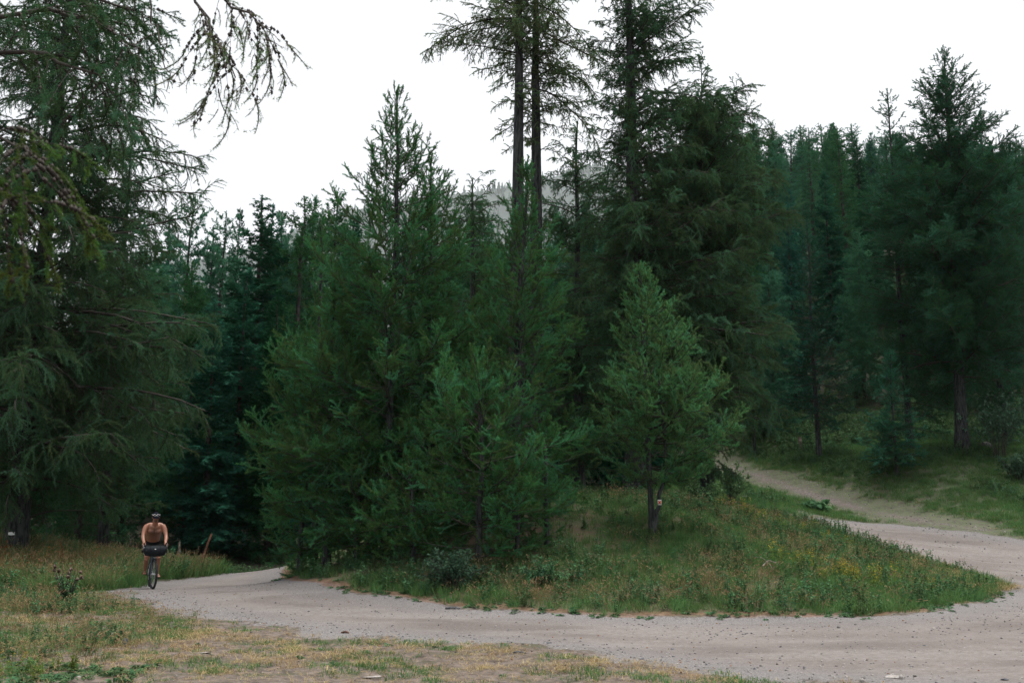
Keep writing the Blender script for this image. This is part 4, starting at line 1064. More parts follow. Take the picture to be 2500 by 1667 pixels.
bank = lambda x, y, f: (f['up'] > .15) * (f['isl'] > .1) * (x > 2) * smooth(.1, .9, f['trk'] + (pn(x, y, 1.2, 48) - .5) * 1.6) * smooth(.1, .8, f['up'] + (pn(x, y, 1.0, 49) - .5) * 1.5)
scatter('bank_grass', 'green grass on the bank beyond the upper road', NG['green_mid'], (5, 34, 30, 60), 60000, lambda x, y, f: bank(x, y, f) * .8 * smooth(62, 56, y), (.55, 1.2))
scatter('bank_dry_grass', 'dry grass along the edges of the upper road and the stony track', NG['dry_short'], (5, 34, 28, 58), 26000,
        lambda x, y, f: bank(x, y, f) * np.clip(smooth(2.6, .3, np.minimum(f['trk'], f['up'])), 0, 1) * .35, (.9, 1.7))
scatter('bank_herbs', 'leafy herbs on the grassy bank', NG['herb'], (6, 32, 32, 60), 9000, lambda x, y, f: bank(x, y, f) * smooth(.46, .6, pn(x, y, .4, 51)) * smooth(.8, 2.2, np.minimum(f['trk'], f['up'])), (.7, 1.6), 6)
scatter('understory', 'dark low plants under the trees where the road leaves the view', NG['herb'], (-20, 3, 30, 46), 6000,
        lambda x, y, f: (f['road'] > .2) * (f['isl'] > -4) * (f['ver'] > .2) * smooth(.35, .55, pn(x, y, .4, 53)) * (y > 32), (1.0, 2.0), 6)
scatter('slope_plants', 'dark low plants on the shaded floor of the wooded slope', NG['herb'], (-6, 50, 52, 84), 9000, lambda x, y, f: (f['trk'] > 1.5) * (y > 54 - .2 * x) * .8, (1.4, 3.0), 6)
scatter('left_grass', 'deeper green grass at the left in front of the verge', NG['green_mid'], (-16, -4.5, 12, 23), 1500, lambda x, y, f: infg(x, y, f) * smooth(.4, 1.4, f['near']) * leftg(x, y) * smooth(.36, .58, pn(x, y, .9, 71)), (.4, 1.0))
scatter('left_herbs', 'dark leafy herbs at the left in front of the verge', NG['herb'], (-16, -5, 11.5, 23), 2400, lambda x, y, f: infg(x, y, f) * smooth(.4, 1.4, f['near']) * leftg(x, y) * smooth(.46, .6, pn(x, y, .8, 72)), (.35, .9), 6)
scatter('left_stalks', 'dry bent grass stalks at the left in front of the verge', NG['tan_mid'], (-16, -4.5, 11, 23), 2400, lambda x, y, f: infg(x, y, f) * smooth(.4, 1.2, f['near']) * leftg(x, y) * smooth(.42, .6, pn(x, y, .9, 73)), (.4, 1.0))
tq = hit(2390, 1418)
scatter('tip_dry_grass', 'pale dry grass on the right tip of the mound', NG['dry_short'], (tq[0] - 4, tq[0] + 2, tq[1] - 3, tq[1] + 4), 2600, lambda x, y, f: smooth(.15, -.3, f['isl']) * smooth(3.2, 1.0, np.hypot(x - tq[0], (y - tq[1]) * .8)), (1.2, 2.4))
yp = hit(60, 1655)
scatter('corner_weeds', 'lush low weeds in the bottom left corner', NG['weed'], (-7, -3.2, 8.6, 11.4), 420, lambda x, y, f: smooth(1.5, .6, np.hypot((x - yp[0] + .3) / 1.3, (y - yp[1]) / .9)), (.8, 1.4))
scatter('corner_herbs', 'yellowing leafy herbs in the bottom left corner', NG['gold'], (-7, -3.2, 8.6, 11.0), 60, lambda x, y, f: smooth(1.3, .5, np.hypot((x - yp[0] + .3) / 1.2, (y - yp[1]) / .8)), (.35, .55), 5)

# stones
def stone_acc(rg, flat=.6, sub=1, rough=.25, cuts=(4, .45, .85)):
    bm = bmesh.new(); bmesh.ops.create_icosphere(bm, subdivisions=sub, radius=1.0)
    Vs = np.array([v.co[:] for v in bm.verts]); Fs = np.array([[v.index for v in f.verts] for f in bm.faces]); bm.free()
    o = rg.uniform(0, 50, 3)
    for k in range(cuts[0]):
        d = norm(rg.normal(size=3)[None])[0]; c = rg.uniform(*cuts[1:]); p = Vs @ d; Vs = Vs - np.maximum(p - c, 0)[:, None] * d
    Vs = Vs * (1 + rough * rg.normal(size=(len(Vs), 1)) * .35) * np.array([1.0, rg.uniform(.6, .9), flat * rg.uniform(.7, 1.2)])
    a = Acc(); a.add(Vs, Fs); return a
STONE = solid('grey_stone', (.12, .115, .115), .9, .35, 6, bump=.4, c2=(.21, .20, .195), spec=.2)
PALE = solid('pale_limestone', (.24, .22, .205), .9, .2, 5, bump=.4, c2=(.36, .335, .315), spec=.2)
DARK = solid('dark_stone', (.075, .078, .09), .85, .4, 6, bump=.4, c2=(.14, .145, .16), spec=.25)
NGS = sower('stones', [stone_acc(rs, .6, 1).mesh('pebble', [m]) for m in (STONE, STONE, PALE, DARK, STONE, PALE)])
LSH = 0
def rmask(x, y, f):
    e = np.abs(f['near'])
    return np.clip((f['near'] < .15) * (.10 + .5 * smooth(1.8, .1, e) * (f['isl'] > .8) + .35 * smooth(.52, .66, pn(x, y, .7, 61)) * (x > 1)), 0, 1)
scatter('gravel', 'loose grey stones lying on the gravel road', NGS, (-11, 12, 8.5, 24), 26000, rmask, (.007, .026), 6, .5)
scatter('gravel', 'few larger stones strewn over the near part of the gravel road', NGS, (-8, 11, 8.5, 20), 420, rmask, (.022, .050), 6, .5)
scatter('gravel', 'loose stones along the upper road and the stony track', NGS, (6, 22, 22, 56), 7000, lambda x, y, f: np.clip(smooth(1.0, -.2, f['trk']) * .9 + smooth(.3, -.2, f['up']) * .25, 0, 1), (.012, .05), 6, .5)
scatter('gravel', 'small stones showing through the trodden ground in front of the road', NGS, (-12, 9, 8.4, 21), 5200, lambda x, y, f: infg(x, y, f) * smooth(.45, .6, pn(x, y, .9, 63)) * .8, (.005, .022), 6, .5)
bits = [blade_tuft(1, .01, .01, .1, .01, rs)]
def chip():
    a = Acc(); cone_bits(a, np.zeros((1, 3)), 1.0, rs, 0); return a
RUST = solid('fallen_cone', (.13, .065, .035), .9, .4, 9, c2=(.26, .13, .06)); 
scatter('fallen_cones', 'brown larch cones and bark chips strewn along the near road edge', sower('cone_litter', [chip().mesh('cone_chip', [RUST]), chip().mesh('cone_chip', [TWIG])]), (-11, 8, 8.5, 23), 3400,
        lambda x, y, f: np.exp(-((f['near'] - .4) / 1.6) ** 2) * .6 * (f['isl'] > .5), (.010, .022), 2, .8)

# ------------------------------------------------------------------ single rocks, sticks, shrubs
def rock(name, label, px, py, w, mat, flat=.5, sink=.25, rz=0., cat='rock'):
    p = hit(px, py); s = w * mpp(p[1]) * .5
    a = stone_acc(np.random.default_rng(int(px * 7 + py)), flat, 3, .06, (11, .30, .62))
    o = link(name, a.mesh(name, [mat])); z = gz(p[0], p[1])
    o.location = (p[0], p[1], z + s * flat * (1 - 2 * sink)); o.scale = (s, s, s); o.rotation_euler = (0, 0, rz)
    return tag(o, label, cat)
rock('rock', 'small white rock on the orange litter at the road side of the mound', 2065, 1499, 18, PALE, .55)
rock('rock', 'dark angular stone standing up in the dry grass at lower left', 304, 1578, 27, DARK, 1.0, .15, .6)
rock('rock', 'grey-brown rock half hidden in green grass at the left, above the dark angular stone', 153, 1549, 18, STONE, .7)
rock('flat_stone', 'pale slab flush with the gravel at the lower right', 2192, 1648, 68, PALE, .16, .34)
rock('flat_stone', 'long thin pale stone in the dry grass, in front of the gravel edge', 500, 1594, 30, PALE, .22, .2, .2)
rock('flat_stone', 'little white stone left of the long thin pale stone', 408, 1600, 14, PALE, .35, .2)
rock('flat_stone', 'cracked pale slab set in bare trodden earth in front of the road', 915, 1648, 60, PALE, .14, .28, .3)
rock('flat_stone', 'chalky flat stone at the bottom, just right of the lush corner weeds', 190, 1661, 26, PALE, .25, .25)
rock('flat_stone', 'grey flat stone beside the dark green weed clump at lower left', 58, 1597, 22, STONE, .22, .25)
rock('rock', 'grey rock in the shade under the clump of larches', 1060, 1272, 34, STONE, .8)
rock('flat_stone', 'weathered grey slab in the grass below the round shrub', 1765, 1246, 62, STONE, .22, .2, .2)
rock('rock', 'small cream rock in the grass strip between upper road and stony track', 1890, 1203, 13, PALE, .7)
rock('rock', 'pale rock beside the stem foot of the round shrub', 1822, 1213, 22, PALE, .5)
rock('rock', 'mossy boulder at the foot of the great larch', 2408, 1096, 46, STONE, .8)
rock('rock', 'small pale stone in the dark herbs below the two-stemmed larch', 1438, 1356, 15, PALE, .5)
rock('flat_stone', 'small white flat stone at the right tip of the mound', 2452, 1461, 16, PALE, .3)
rock('rock', 'dark stone in the gravel at the bottom right corner', 2452, 1653, 20, DARK, .45)
rock('rock', 'black pebble on the road left of the pale slab, beside the bottom grass', 1905, 1574, 12, DARK, .5)
rock('rock', 'fist-sized grey stone close in front of the grass tuft on the road', 2110, 1651, 14, STONE, .5)

def stick(name, label, pts, r, mat, cat='stick'):
    a = Acc(); P = np.array(pts); C = limbs_of([list(P)], .01, 9, r * .25)[0]; C = C[0][None]
    tubes(a, C, (r * np.linspace(1, .55, C.shape[1]))[None], 6, 0, None, True)
    return tag(link(name, a.mesh(name, [mat], (0,))), label, cat)
def on(px, py, up=0.): p = hit(px, py); return (p[0], p[1], gz(p[0], p[1]) + up)
WOODD = solid('weathered_wood', (.14, .11, .085), .9, .35, 9, c2=(.27, .23, .19), spec=.1)
REDW = solid('rotten_red_wood', (.10, .05, .035), .9, .35, 9, c2=(.19, .10, .065), spec=.1)
stick('stick', 'black straight stick lying on the road edge under the mound', [on(1088, 1481, .02), on(1105, 1481.5, .02), on(1124, 1482, .02)], .022, DARK)
stick('stick', 'pale thin stick lying across dry grass at lower left', [on(352, 1624, .03), on(375, 1612, .04), on(398, 1604, .03)], .008, WOODD)
stick('stick', 'reddish bark strip lying at the grassy edge of the road', [on(834, 1540, .012), on(843, 1540.5, .015), on(852, 1541, .012)], .018, REDW)
stick('stick', 'short dark stick on the trampled ground near the bottom centre', [on(1252, 1595, .015), on(1266, 1595, .02), on(1284, 1597, .015)], .012, DARK)
stick('dead_branch', 'grey dead branch fallen on the grassy slope of the mound', [on(1862, 1398, .1), on(1880, 1396, .18), on(1908, 1400, .1)], .018, WOODD, 'branch')
stick('dead_branch', 'long grey twig lying among herbs right of the two-stemmed larch', [on(1838, 1375, .12), on(1865, 1392, .2), on(1890, 1410, .12)], .008, WOODD, 'branch')
_p = hit(500, 1398); _t = pix(517, 1302, _p[1] + .4)
stick('broken_stem', 'broken reddish stem leaning out of the verge grass behind the rider', [(pix(482, 1400, _p[1])), (pix(500, 1348, _p[1] + .2)), _t], .05, REDW, 'dead stem')
_p = hit(437, 1392)
stick('stump', 'pale splintered stump in the grass just right of the rider', [pix(437, 1396, _p[1] + 1.2), pix(437, 1350, _p[1] + 1.2), pix(439, 1322, _p[1] + 1.2)], .07, WOODD, 'stump')

def bush(name, label, px, py, w_px, h_px, mats, rg, nst=26, nl=60, ll=.07, lw=.045, cat='shrub', droop=.0):
    p = hit(px, py); k = mpp(p[1]); w = w_px * k * .5; h = h_px * k; z = gz(p[0], p[1])
    o = thing(name, label, cat, (p[0], p[1], z - .03))
    st, lf = Acc(), Acc()
    az = rg.uniform(0, 6.28, nst); rr_ = w * np.sqrt(rg.random(nst)) * .95
    tip = np.stack([rr_ * np.cos(az), rr_ * np.sin(az), h * rg.uniform(.6, 1.08, nst) * (1 - .35 * (rr_ / w) ** 2)], -1)
    s = np.linspace(0, 1, 7)[None, :, None]
    base_ = np.stack([np.cos(az), np.sin(az), 0 * az], -1) * w * .12
    C = base_[:, None] * (1 - s) + tip[:, None] * np.concatenate([s ** 1.5, s ** 1.5, s ** .8], -1) + rg.normal(0, .02, (nst, 7, 3)) - UP * (droop * h * s ** 3)
    tubes(st, C, np.linspace(.010, .003, 7)[None] * np.ones((nst, 1)), 4, 0)
    C2, L2 = spawn(C, np.full(nst, h), h * .10, R(50), .32, rg, flat=False, up=.1, sag=.1, K=4, umin=.25)
    tubes(st, C2, np.full((len(L2), 4), .003), 3, 0)
    q = rg.integers(0, len(L2), nst * nl); P, T = interp_curve(C2, q, rg.random(len(q)))
    leaf_quads(lf, P, T * .4 + rg.normal(0, .7, P.shape) + UP * .1, ll * rg.uniform(.5, 1.2, len(q)), lw * rg.uniform(.6, 1.1, len(q)), rg, 0)
    c1 = link('stem', st.mesh('stem', [TWIG]), o); c1['kind'] = 'stuff'
    c2 = link('foliage', lf.mesh('foliage', mats), o); c2['kind'] = 'stuff'
    return o
rb_ = np.random.default_rng(8)
bush('rose_shrub', 'blue-green wild rose shrub at the front foot of the larch clump', 1105, 1440, 210, 104, [TEALM], rb_, 40, 55, .085, .05)
bush('round_shrub', 'round dark shrub on thin stems beside the stony track', 1785, 1232, 118, 105, [FORBM], rb_, 26, 90, .10, .06)
bush('broadleaf_shrub', 'tall broadleaved shrub with spreading bluish leaves in front of the great larch', 2440, 1118, 190, 185, [TEALM], rb_, 30, 60, .16, .11)
bush('broadleaf_shrub', 'low bluish bush at the right edge on the bank', 2490, 1172, 110, 75, [TEALM], rb_, 24, 60, .14, .10)
bush('roadside_bush', 'green and orange bush under the huge larch behind the rider', 250, 1352, 230, 190, [FORBM], rb_, 34, 60, .13, .07)
bush('butterbur', 'low patch of broad green leaves between upper road and stony track', 1992, 1246, 80, 26, [WEEDM], rb_, 16, 10, .30, .24, 'plant')
bush('leafy_bush', 'low leafy bush on the crest of the mound right of the trail plate', 1722, 1240, 120, 78, [FORBM], rb_, 26, 60, .09, .05)
bush('leafy_bush', 'dark leafy bush in the middle of the mound edge right of the rose shrub', 1330, 1430, 130, 70, [FORBM], rb_, 26, 50, .08, .04)
# thistle
p = hit(160, 1486); o = thing('thistle', 'dry brown thistle clump with withered heads beside the left verge', 'plant', (p[0], p[1], gz(p[0], p[1]) - .02))
st, lf, hd = Acc(), Acc(), Acc(); rg = np.random.default_rng(3); k = mpp(p[1]); n = 30
az = rg.uniform(0, 6.28, n); H_ = rg.uniform(.35, 1.0, n) * 100 * k
tip = np.stack([np.cos(az) * H_ * .35, np.sin(az) * H_ * .35, H_], -1); s = np.linspace(0, 1, 6)[None, :, None]
C = tip[:, None] * np.concatenate([s ** 1.3, s ** 1.3, s], -1) + rg.normal(0, .012, (n, 6, 3))
tubes(st, C, np.linspace(.009, .005, 6)[None] * np.ones((n, 1)), 4)
q = rg.integers(0, n, 900); u = rg.random(900) ** 1.5 * .8; P, T = interp_curve(C, q, u)
leaf_quads(lf, P, T * .3 + rg.normal(0, .6, P.shape) * np.array([1, 1, .6]), rg.uniform(.06, .17, 900), rg.uniform(.018, .04, 900), rg, 0)
tp_ = C[:, -1]; tp_ = tp_[rg.random(n) < .45]
for t_ in range(5): cone_bits(hd, tp_ + rg.normal(0, .012, tp_.shape), .026, rg, 0)
HEADS = solid('withered_heads', (.07, .042, .036), .95, .3, 15, c2=(.14, .09, .075))
for nm, a, m in (('stem', st, TWIG), ('foliage', lf, FORBM), ('flower_head', hd, HEADS)):
    c = link(nm, a.mesh(nm, [m]), o); c['kind'] = 'stuff'

# ------------------------------------------------------------------ trail plate, paint mark, marker posts
def box(a, c, s, mat=0, rot=None):
    v = np.array([(x, y, z) for x in (-1, 1) for y in (-1, 1) for z in (-1, 1)], float) * np.array(s) * .5
    if rot is not None: v = v @ np.array(rot.to_3x3()).T
    a.add(v + np.array(c), [(0, 1, 3, 2), (4, 6, 7, 5), (0, 4, 5, 1), (2, 3, 7, 6), (0, 2, 6, 4), (1, 5, 7, 3)], mat)
WHITE = solid('white_enamel', (.78, .78, .76), .45, .05, 12)
REDP = solid('red_paint', (.55, .04, .02), .5, .12, 12)
YELP = solid('yellow_paint', (.70, .45, .05), .5, .1, 12)
# second stem of the pale larch, leaning right from the same foot
ob = HERO['pale green two-stemmed larch on the slope with the trail plate on one stem']; tw0 = np.array(ob.location)
P0 = np.array([0.02, -.05, 0.0]); Ptop = pix(1625, 1130, 22.9) - tw0; Pm = pix(1609, 1226, 22.9) - tw0
Cst = limbs_of([[P0, pix(1600, 1262, 22.93) - tw0, Pm, Ptop, Ptop + np.array([-.05, .05, 1.5]), Ptop + np.array([-.1, .05, 2.4])]], .01, 12)[0]
a = Acc(); tubes(a, Cst, np.linspace(.070, .012, 12)[None], 8)
tag(link('trunk', a.mesh('leaning_trunk', [BARK], (0,)), ob), 'second stem leaning away, the one with the trail plate')
f_ = Cst[0][:, 2]; cx_ = np.interp(Pm[2], f_, Cst[0][:, 0]); rP = .052
tp0 = tw0 + Pm + np.array([0, -.075, 0])
o = thing('trail_sign', 'small white trail plate with a red cross on the leaning stem of the pale larch', 'sign', tp0)
a = Acc(); box(a, (0, 0, 0), (.086, .008, .118)); link('plate', a.mesh('plate', [WHITE]), o)
for ang_ in (38, -38):
    a = Acc(); box(a, (0, -.0065 if ang_ > 0 else -.0085, 0), (.027, .004, .088), 0, Matrix.Rotation(R(ang_), 4, 'Y')); link('cross_bar', a.mesh('cross_bar', [REDP]), o)
a = Acc(); box(a, (.025, -.0065, .004), (.022, .003, .022), 0, Matrix.Rotation(R(45), 4, 'Y')); link('arrow_tip', a.mesh('arrow_tip', [YELP]), o)
# white paint mark on the huge larch: a curved patch hugging the trunk
ob = HERO['huge old larch at the road side behind the rider, trunk with a white paint mark']; m0 = pix(42, 1302, 29.6)
kx = (m0 - np.array(ob.location)); a = Acc(); rg = np.random.default_rng(4)
tt = [c for c in ob.children if c.name.startswith('trunk')][0].data; zc = kx[2]
vv = np.array([v.co[:] for v in tt.vertices])
cz = vv.reshape(14, 9, 3); cen = cz.mean(1); rad = np.linalg.norm(cz - cen[:, None], axis=2).mean(1)
cxx = [np.interp(zc, cen[:, 2], cen[:, i]) for i in (0, 1)]; rr0 = np.interp(zc, cen[:, 2], rad) + .012
g_ = np.linspace(-1.85, -1.30, 7); hz_ = np.linspace(-.05, .05, 4); V_ = []
for q, h in enumerate(hz_):
    for t in g_: V_.append((cxx[0] + rr0 * math.cos(t), cxx[1] + rr0 * math.sin(t), zc + h * (1 + .3 * math.sin(5 * t)) + .012 * math.sin(9 * t + q)))
a.add(np.array(V_), [(r_ * 7 + c_, r_ * 7 + c_ + 1, r_ * 7 + c_ + 8, r_ * 7 + c_ + 7) for r_ in range(3) for c_ in range(6)])
link('paint_mark', a.mesh('paint_mark', [WHITE]), ob)
PALEP = solid('pale_pink_paint', (.50, .36, .34), .7, .1, 12)
def post(label, px, top, bot, w):
    p = hit(px, bot); k = mpp(p[1]); h = pix(px, top, p[1])[2] - p[2]
    o = thing('marker_post', label, 'post', (p[0], p[1], p[2] - .1)); a = Acc(); r = w * k * .5
    C = np.array([[(0, 0, 0), (0, 0, (h + .1) * .5), (0, 0, h + .1)]]); tubes(a, C, np.full((1, 3), r), 8, 0, None, True); link('shaft', a.mesh('shaft', [WOODD]), o)
    a = Acc(); zz = h + .1 - r * 1.6
    C = np.array([[(0, -r * 1.02, zz), (0, -r * 1.02 - .012, zz)]]); tubes(a, C, np.full((1, 2), r * .62), 10, 0, None, True); link('disc', a.mesh('disc', [PALEP]), o)
post('short post with a pale disc at the forest edge above the bank', 1954, 1066, 1100, 10)
# ------------------------------------------------------------------ rider and bicycle (local frame: the rider looks along -y)
rp_ = hit(368, 1434); RXY = (rp_[0], rp_[1]); RZ = gz(rp_[0], rp_[1])
YAW = math.atan2(-rp_[0], rp_[1]) * -1.0
yaw = math.atan2(rp_[0], rp_[1]) * -1 + R(5)      # towards the camera, a few degrees past it
yaw = -math.atan2(-rp_[0], rp_[1]) * 1.0
TO_CAM = math.atan2(-rp_[1], -rp_[0])              # heading angle towards the camera
HEAD = TO_CAM + R(4)
rz_ = HEAD + math.pi / 2                           # local -y turned to the heading
def remesh_obj(name, acc, mat, parent, voxel=.007, it=4, fac=.5):
    o = link(name, acc.mesh(name, [mat], (0,)), parent)
    m = o.modifiers.new('skin', 'REMESH'); m.mode = 'VOXEL'; m.voxel_size = voxel; m.use_smooth_shade = True
    if it: s = o.modifiers.new('soft', 'SMOOTH'); s.factor = fac; s.iterations = it
    return o
def loft(acc, pts, rx, ry, sides=16, xref=(1, 0, 0), mat=0, k=4):
    """closed tube with elliptical sections, splined through pts; rx is the half width along xref"""
    P = np.array(pts, float); n = (len(P) - 1) * k + 1; q = np.linspace(0, len(P) - 1, n); i = np.minimum(q.astype(int), len(P) - 2); t = (q - i)[:, None]
    m0 = np.gradient(P, axis=0)
    C = (2*t**3-3*t**2+1)*P[i] + (t**3-2*t**2+t)*m0[i] + (-2*t**3+3*t**2)*P[i+1] + (t**3-t**2)*m0[i+1]
    rX = np.interp(q, np.arange(len(P)), rx); rY = np.interp(q, np.arange(len(P)), ry)
    T = norm(np.gradient(C, axis=0)); S = norm(np.array(xref, float)[None] - T * (T @ np.array(xref, float))[:, None]); B = np.cross(T, S)
    e0, e1 = C[0] - T[0] * min(rX[0], rY[0]) * .6, C[-1] + T[-1] * min(rX[-1], rY[-1]) * .6
    a = np.arange(sides) * 2 * np.pi / sides
    Vv = C[:, None] + S[:, None] * (np.cos(a)[None] * rX[:, None])[..., None] + B[:, None] * (np.sin(a)[None] * rY[:, None])[..., None]
    j = np.arange(sides); F = [np.stack([r * sides + j, r * sides + (j + 1) % sides, (r + 1) * sides + (j + 1) % sides, (r + 1) * sides + j], -1) for r in range(n - 1)]
    Vf = np.concatenate([Vv.reshape(-1, 3), [e0, e1]]); b = n * sides
    acc.add(Vf, np.concatenate(F), mat)
    acc.add(Vf, np.concatenate([np.stack([(j + 1) % sides, j, np.full(sides, b)], -1), np.stack([(n - 1) * sides + j, (n - 1) * sides + (j + 1) % sides, np.full(sides, b + 1)], -1)]), mat)
def ball(acc, c, r, sides=14, rot=None):
    bm = bmesh.new(); bmesh.ops.create_uvsphere(bm, u_segments=sides, v_segments=sides // 2 + 2, radius=1)
    Vs = np.array([v.co[:] for v in bm.verts]) * np.array(r); 
    if rot is not None: Vs = Vs @ np.array(rot).T
    for nf in (3, 4):
        Fs = [[v.index for v in f.verts] for f in bm.faces if len(f.verts) == nf]
        if Fs: acc.add(Vs + np.array(c), Fs)
    bm.free()

SKIN = solid('tanned_skin', (.36, .165, .095), .55, .12, 14, spec=.35)
# chest hair and beard belong to the skin: darker hair by place on the body
def skin_mat():
    m, nt, out = new_mat('tanned_skin_with_hair')
    b = nd(nt, 'ShaderNodeBsdfPrincipled'); b.inputs['Roughness'].default_value = .5
    n = noise(nt, 30, 4); base = mixc(nt, n, (.31, .135, .075), (.42, .20, .12))
    nt.links.new(mixc(nt, mth(nt, 'MULTIPLY', attr(nt, 'tint'), .75), base, (.05, .03, .022)), b.inputs['Base Color']); nt.links.new(b.outputs[0], out.inputs[0]); return m
BLACK = solid('black_fabric', (.007, .008, .009), .9, .3, 40, spec=.12)
ALLOY = solid('black_alloy', (.018, .019, .021), .5, .2, 30, spec=.25)
BAGM = solid('bag_fabric', (.010, .013, .016), .75, .3, 25, bump=.2, spec=.15)
NAVY = solid('navy_cap', (.006, .008, .014), .9, .3, 30, spec=.08)
RUBBER = solid('tyre_rubber', (.014, .016, .019), .8, .3, 60, bump=.3, c2=(.030, .034, .038), spec=.2)
FRAMEC = solid('dark_frame_paint', (.02, .035, .05), .35, .15, 10, spec=.5)
METAL = solid('brushed_metal', (.45, .46, .48), .35, .1, 20, metal=.9)
SANDAL = solid('sandal_leather', (.05, .025, .018), .7, .3, 30)
LENS = solid('dark_lens', (.015, .02, .03), .1, .1, 10, spec=.8)

bike = thing('bicycle', 'dark touring bicycle with a fat black handlebar bag, ridden towards the viewer', 'bicycle', (RXY[0], RXY[1], RZ + .005), rz_)
def torus(acc, c, R_, r, n=44, m=10, mat=0, axis='x'):
    u = np.arange(n) * 2 * np.pi / n; v = np.arange(m) * 2 * np.pi / m
    U, Vv = np.meshgrid(u, v, indexing='ij'); rad = R_ + r * np.cos(Vv)
    P = np.stack([r * np.sin(Vv), rad * np.cos(U), rad * np.sin(U)], -1).reshape(-1, 3)
    i, j = np.meshgrid(np.arange(n), np.arange(m), indexing='ij'); i2, j2 = (i + 1) % n, (j + 1) % m
    acc.add(P + np.array(c), np.stack([i * m + j, i2 * m + j, i2 * m + j2, i * m + j2], -1).reshape(-1, 4), mat)
def rod(acc, p, q, r, r2=None, sides=8, mat=0):
    C = np.array([[p, (np.array(p) + np.array(q)) / 2, q]], float); r2 = r if r2 is None else r2
    tubes(acc, C, np.array([[r, (r + r2) / 2, r2]]), sides, mat, None, True)
FW, RW, WR = np.array([0, -.54, .352]), np.array([0, .53, .352]), .352
STEER = Matrix.Rotation(R(9), 4, Vector((0, .32, .95)).normalized())
def wheel(name, c, steer):
    w = link(name, None, bike); w.location = tuple(c)
    if steer: w.rotation_euler = (0, 0, R(9))
    a = Acc(); torus(a, (0, 0, 0), WR - .026, .026); link('tyre', a.mesh('tyre', [RUBBER], (0,)), w)
    a = Acc(); torus(a, (0, 0, 0), WR - .056, .012, 40, 6); link('rim', a.mesh('rim', [ALLOY], (0,)), w)
    a = Acc(); rod(a, (-.055, 0, 0), (.055, 0, 0), .018, sides=10); link('hub', a.mesh('hub', [METAL], (0,)), w)
    for k in range(20):
        t = k * 2 * math.pi / 20; a = Acc(); sx = .03 if k % 2 else -.03
        rod(a, (sx, .016 * math.cos(t), .016 * math.sin(t)), (0, (WR - .062) * math.cos(t + .2), (WR - .062) * math.sin(t + .2)), .0014, sides=4); link('spoke', a.mesh('spoke', [METAL]), w)
    a = Acc(); torus(a, (-.042, 0, 0), .078, .004, 24, 4); link('brake_disc', a.mesh('brake_disc', [METAL]), w)
wheel('front_wheel', FW, True); wheel('rear_wheel', RW, False)
BB, SEATT, HT, HB = (0, .11, .285), (0, .29, .86), (0, -.375, .90), (0, -.43, .735)
a = Acc()
for p, q, r in ((BB, SEATT, .017), (BB, HB, .021), (SEATT, HT, .017), (HT, HB, .021)): rod(a, p, q, r)
for s in (-1, 1):
    rod(a, (s * .045, .11, .285), (s * .065, .53, .352), .011); rod(a, (s * .02, .285, .80), (s * .062, .53, .352), .009)
link('frame', a.mesh('frame', [FRAMEC], (0,)), bike)
a = Acc()
for s in (-1, 1): rod(a, (s * .05, -.455, .70), (s * .056, -.54, .352), .015, .010)
rod(a, (-.055, -.45, .715), (.055, -.45, .715), .019); rod(a, HB, (0, -.45, .715), .018)
fk = link('fork', a.mesh('fork', [FRAMEC], (0,)), bike)
a = Acc(); rod(a, (0, .29, .86), (0, .30, .955), .014); link('seat_post', a.mesh('seat_post', [METAL], (0,)), bike)
a = Acc(); loft(a, [(0, .12, .955), (0, .22, .96), (0, .34, .972), (0, .40, .975)], [.016, .03, .07, .055], [.015, .018, .022, .018]); link('saddle', a.mesh('saddle', [BLACK], (0,)), bike)
a = Acc(); rod(a, HT, (0, -.46, 1.0), .017); link('stem', a.mesh('stem', [BLACK], (0,)), bike)
hb_ = link('handlebar', None, bike)
a = Acc(); pts = np.array([(-.275, -.40, .87), (-.27, -.50, .86), (-.262, -.545, .91), (-.25, -.55, .985), (-.235, -.51, 1.01), (-.20, -.47, 1.012), (-.1, -.46, 1.0), (0, -.46, 1.0), (.1, -.46, 1.0), (.20, -.47, 1.012), (.235, -.51, 1.01), (.25, -.55, .985), (.262, -.545, .91), (.27, -.50, .86), (.275, -.40, .87)])
tubes(a, pts[None], np.full((1, len(pts)), .0155), 8, 0, None, True); link('bar', a.mesh('bar', [BLACK], (0,)), hb_)
for s in (-1, 1):
    a = Acc(); loft(a, [(s * .243, -.52, 1.012), (s * .247, -.585, 1.03), (s * .248, -.615, 1.075)], [.019, .018, .014], [.024, .02, .016], 10); link('brake_hood', a.mesh('brake_hood', [BLACK], (0,)), hb_)
    a = Acc(); tubes(a, np.array([[(s * .252, -.615, 1.04), (s * .262, -.635, .98), (s * .272, -.615, .91)]]), np.array([[.008, .007, .005]]), 6, 0, None, True); link('brake_lever', a.mesh('brake_lever', [METAL], (0,)), hb_)
    a = Acc(); tubes(a, np.array([[(s * .248, -.61, 1.04), (s * .20, -.66, 1.05), (s * .08, -.62, 1.01), (s * .02, -.52, .9)]]), np.full((1, 4), .0035), 5); link('cable', a.mesh('cable', [BLACK]), hb_)
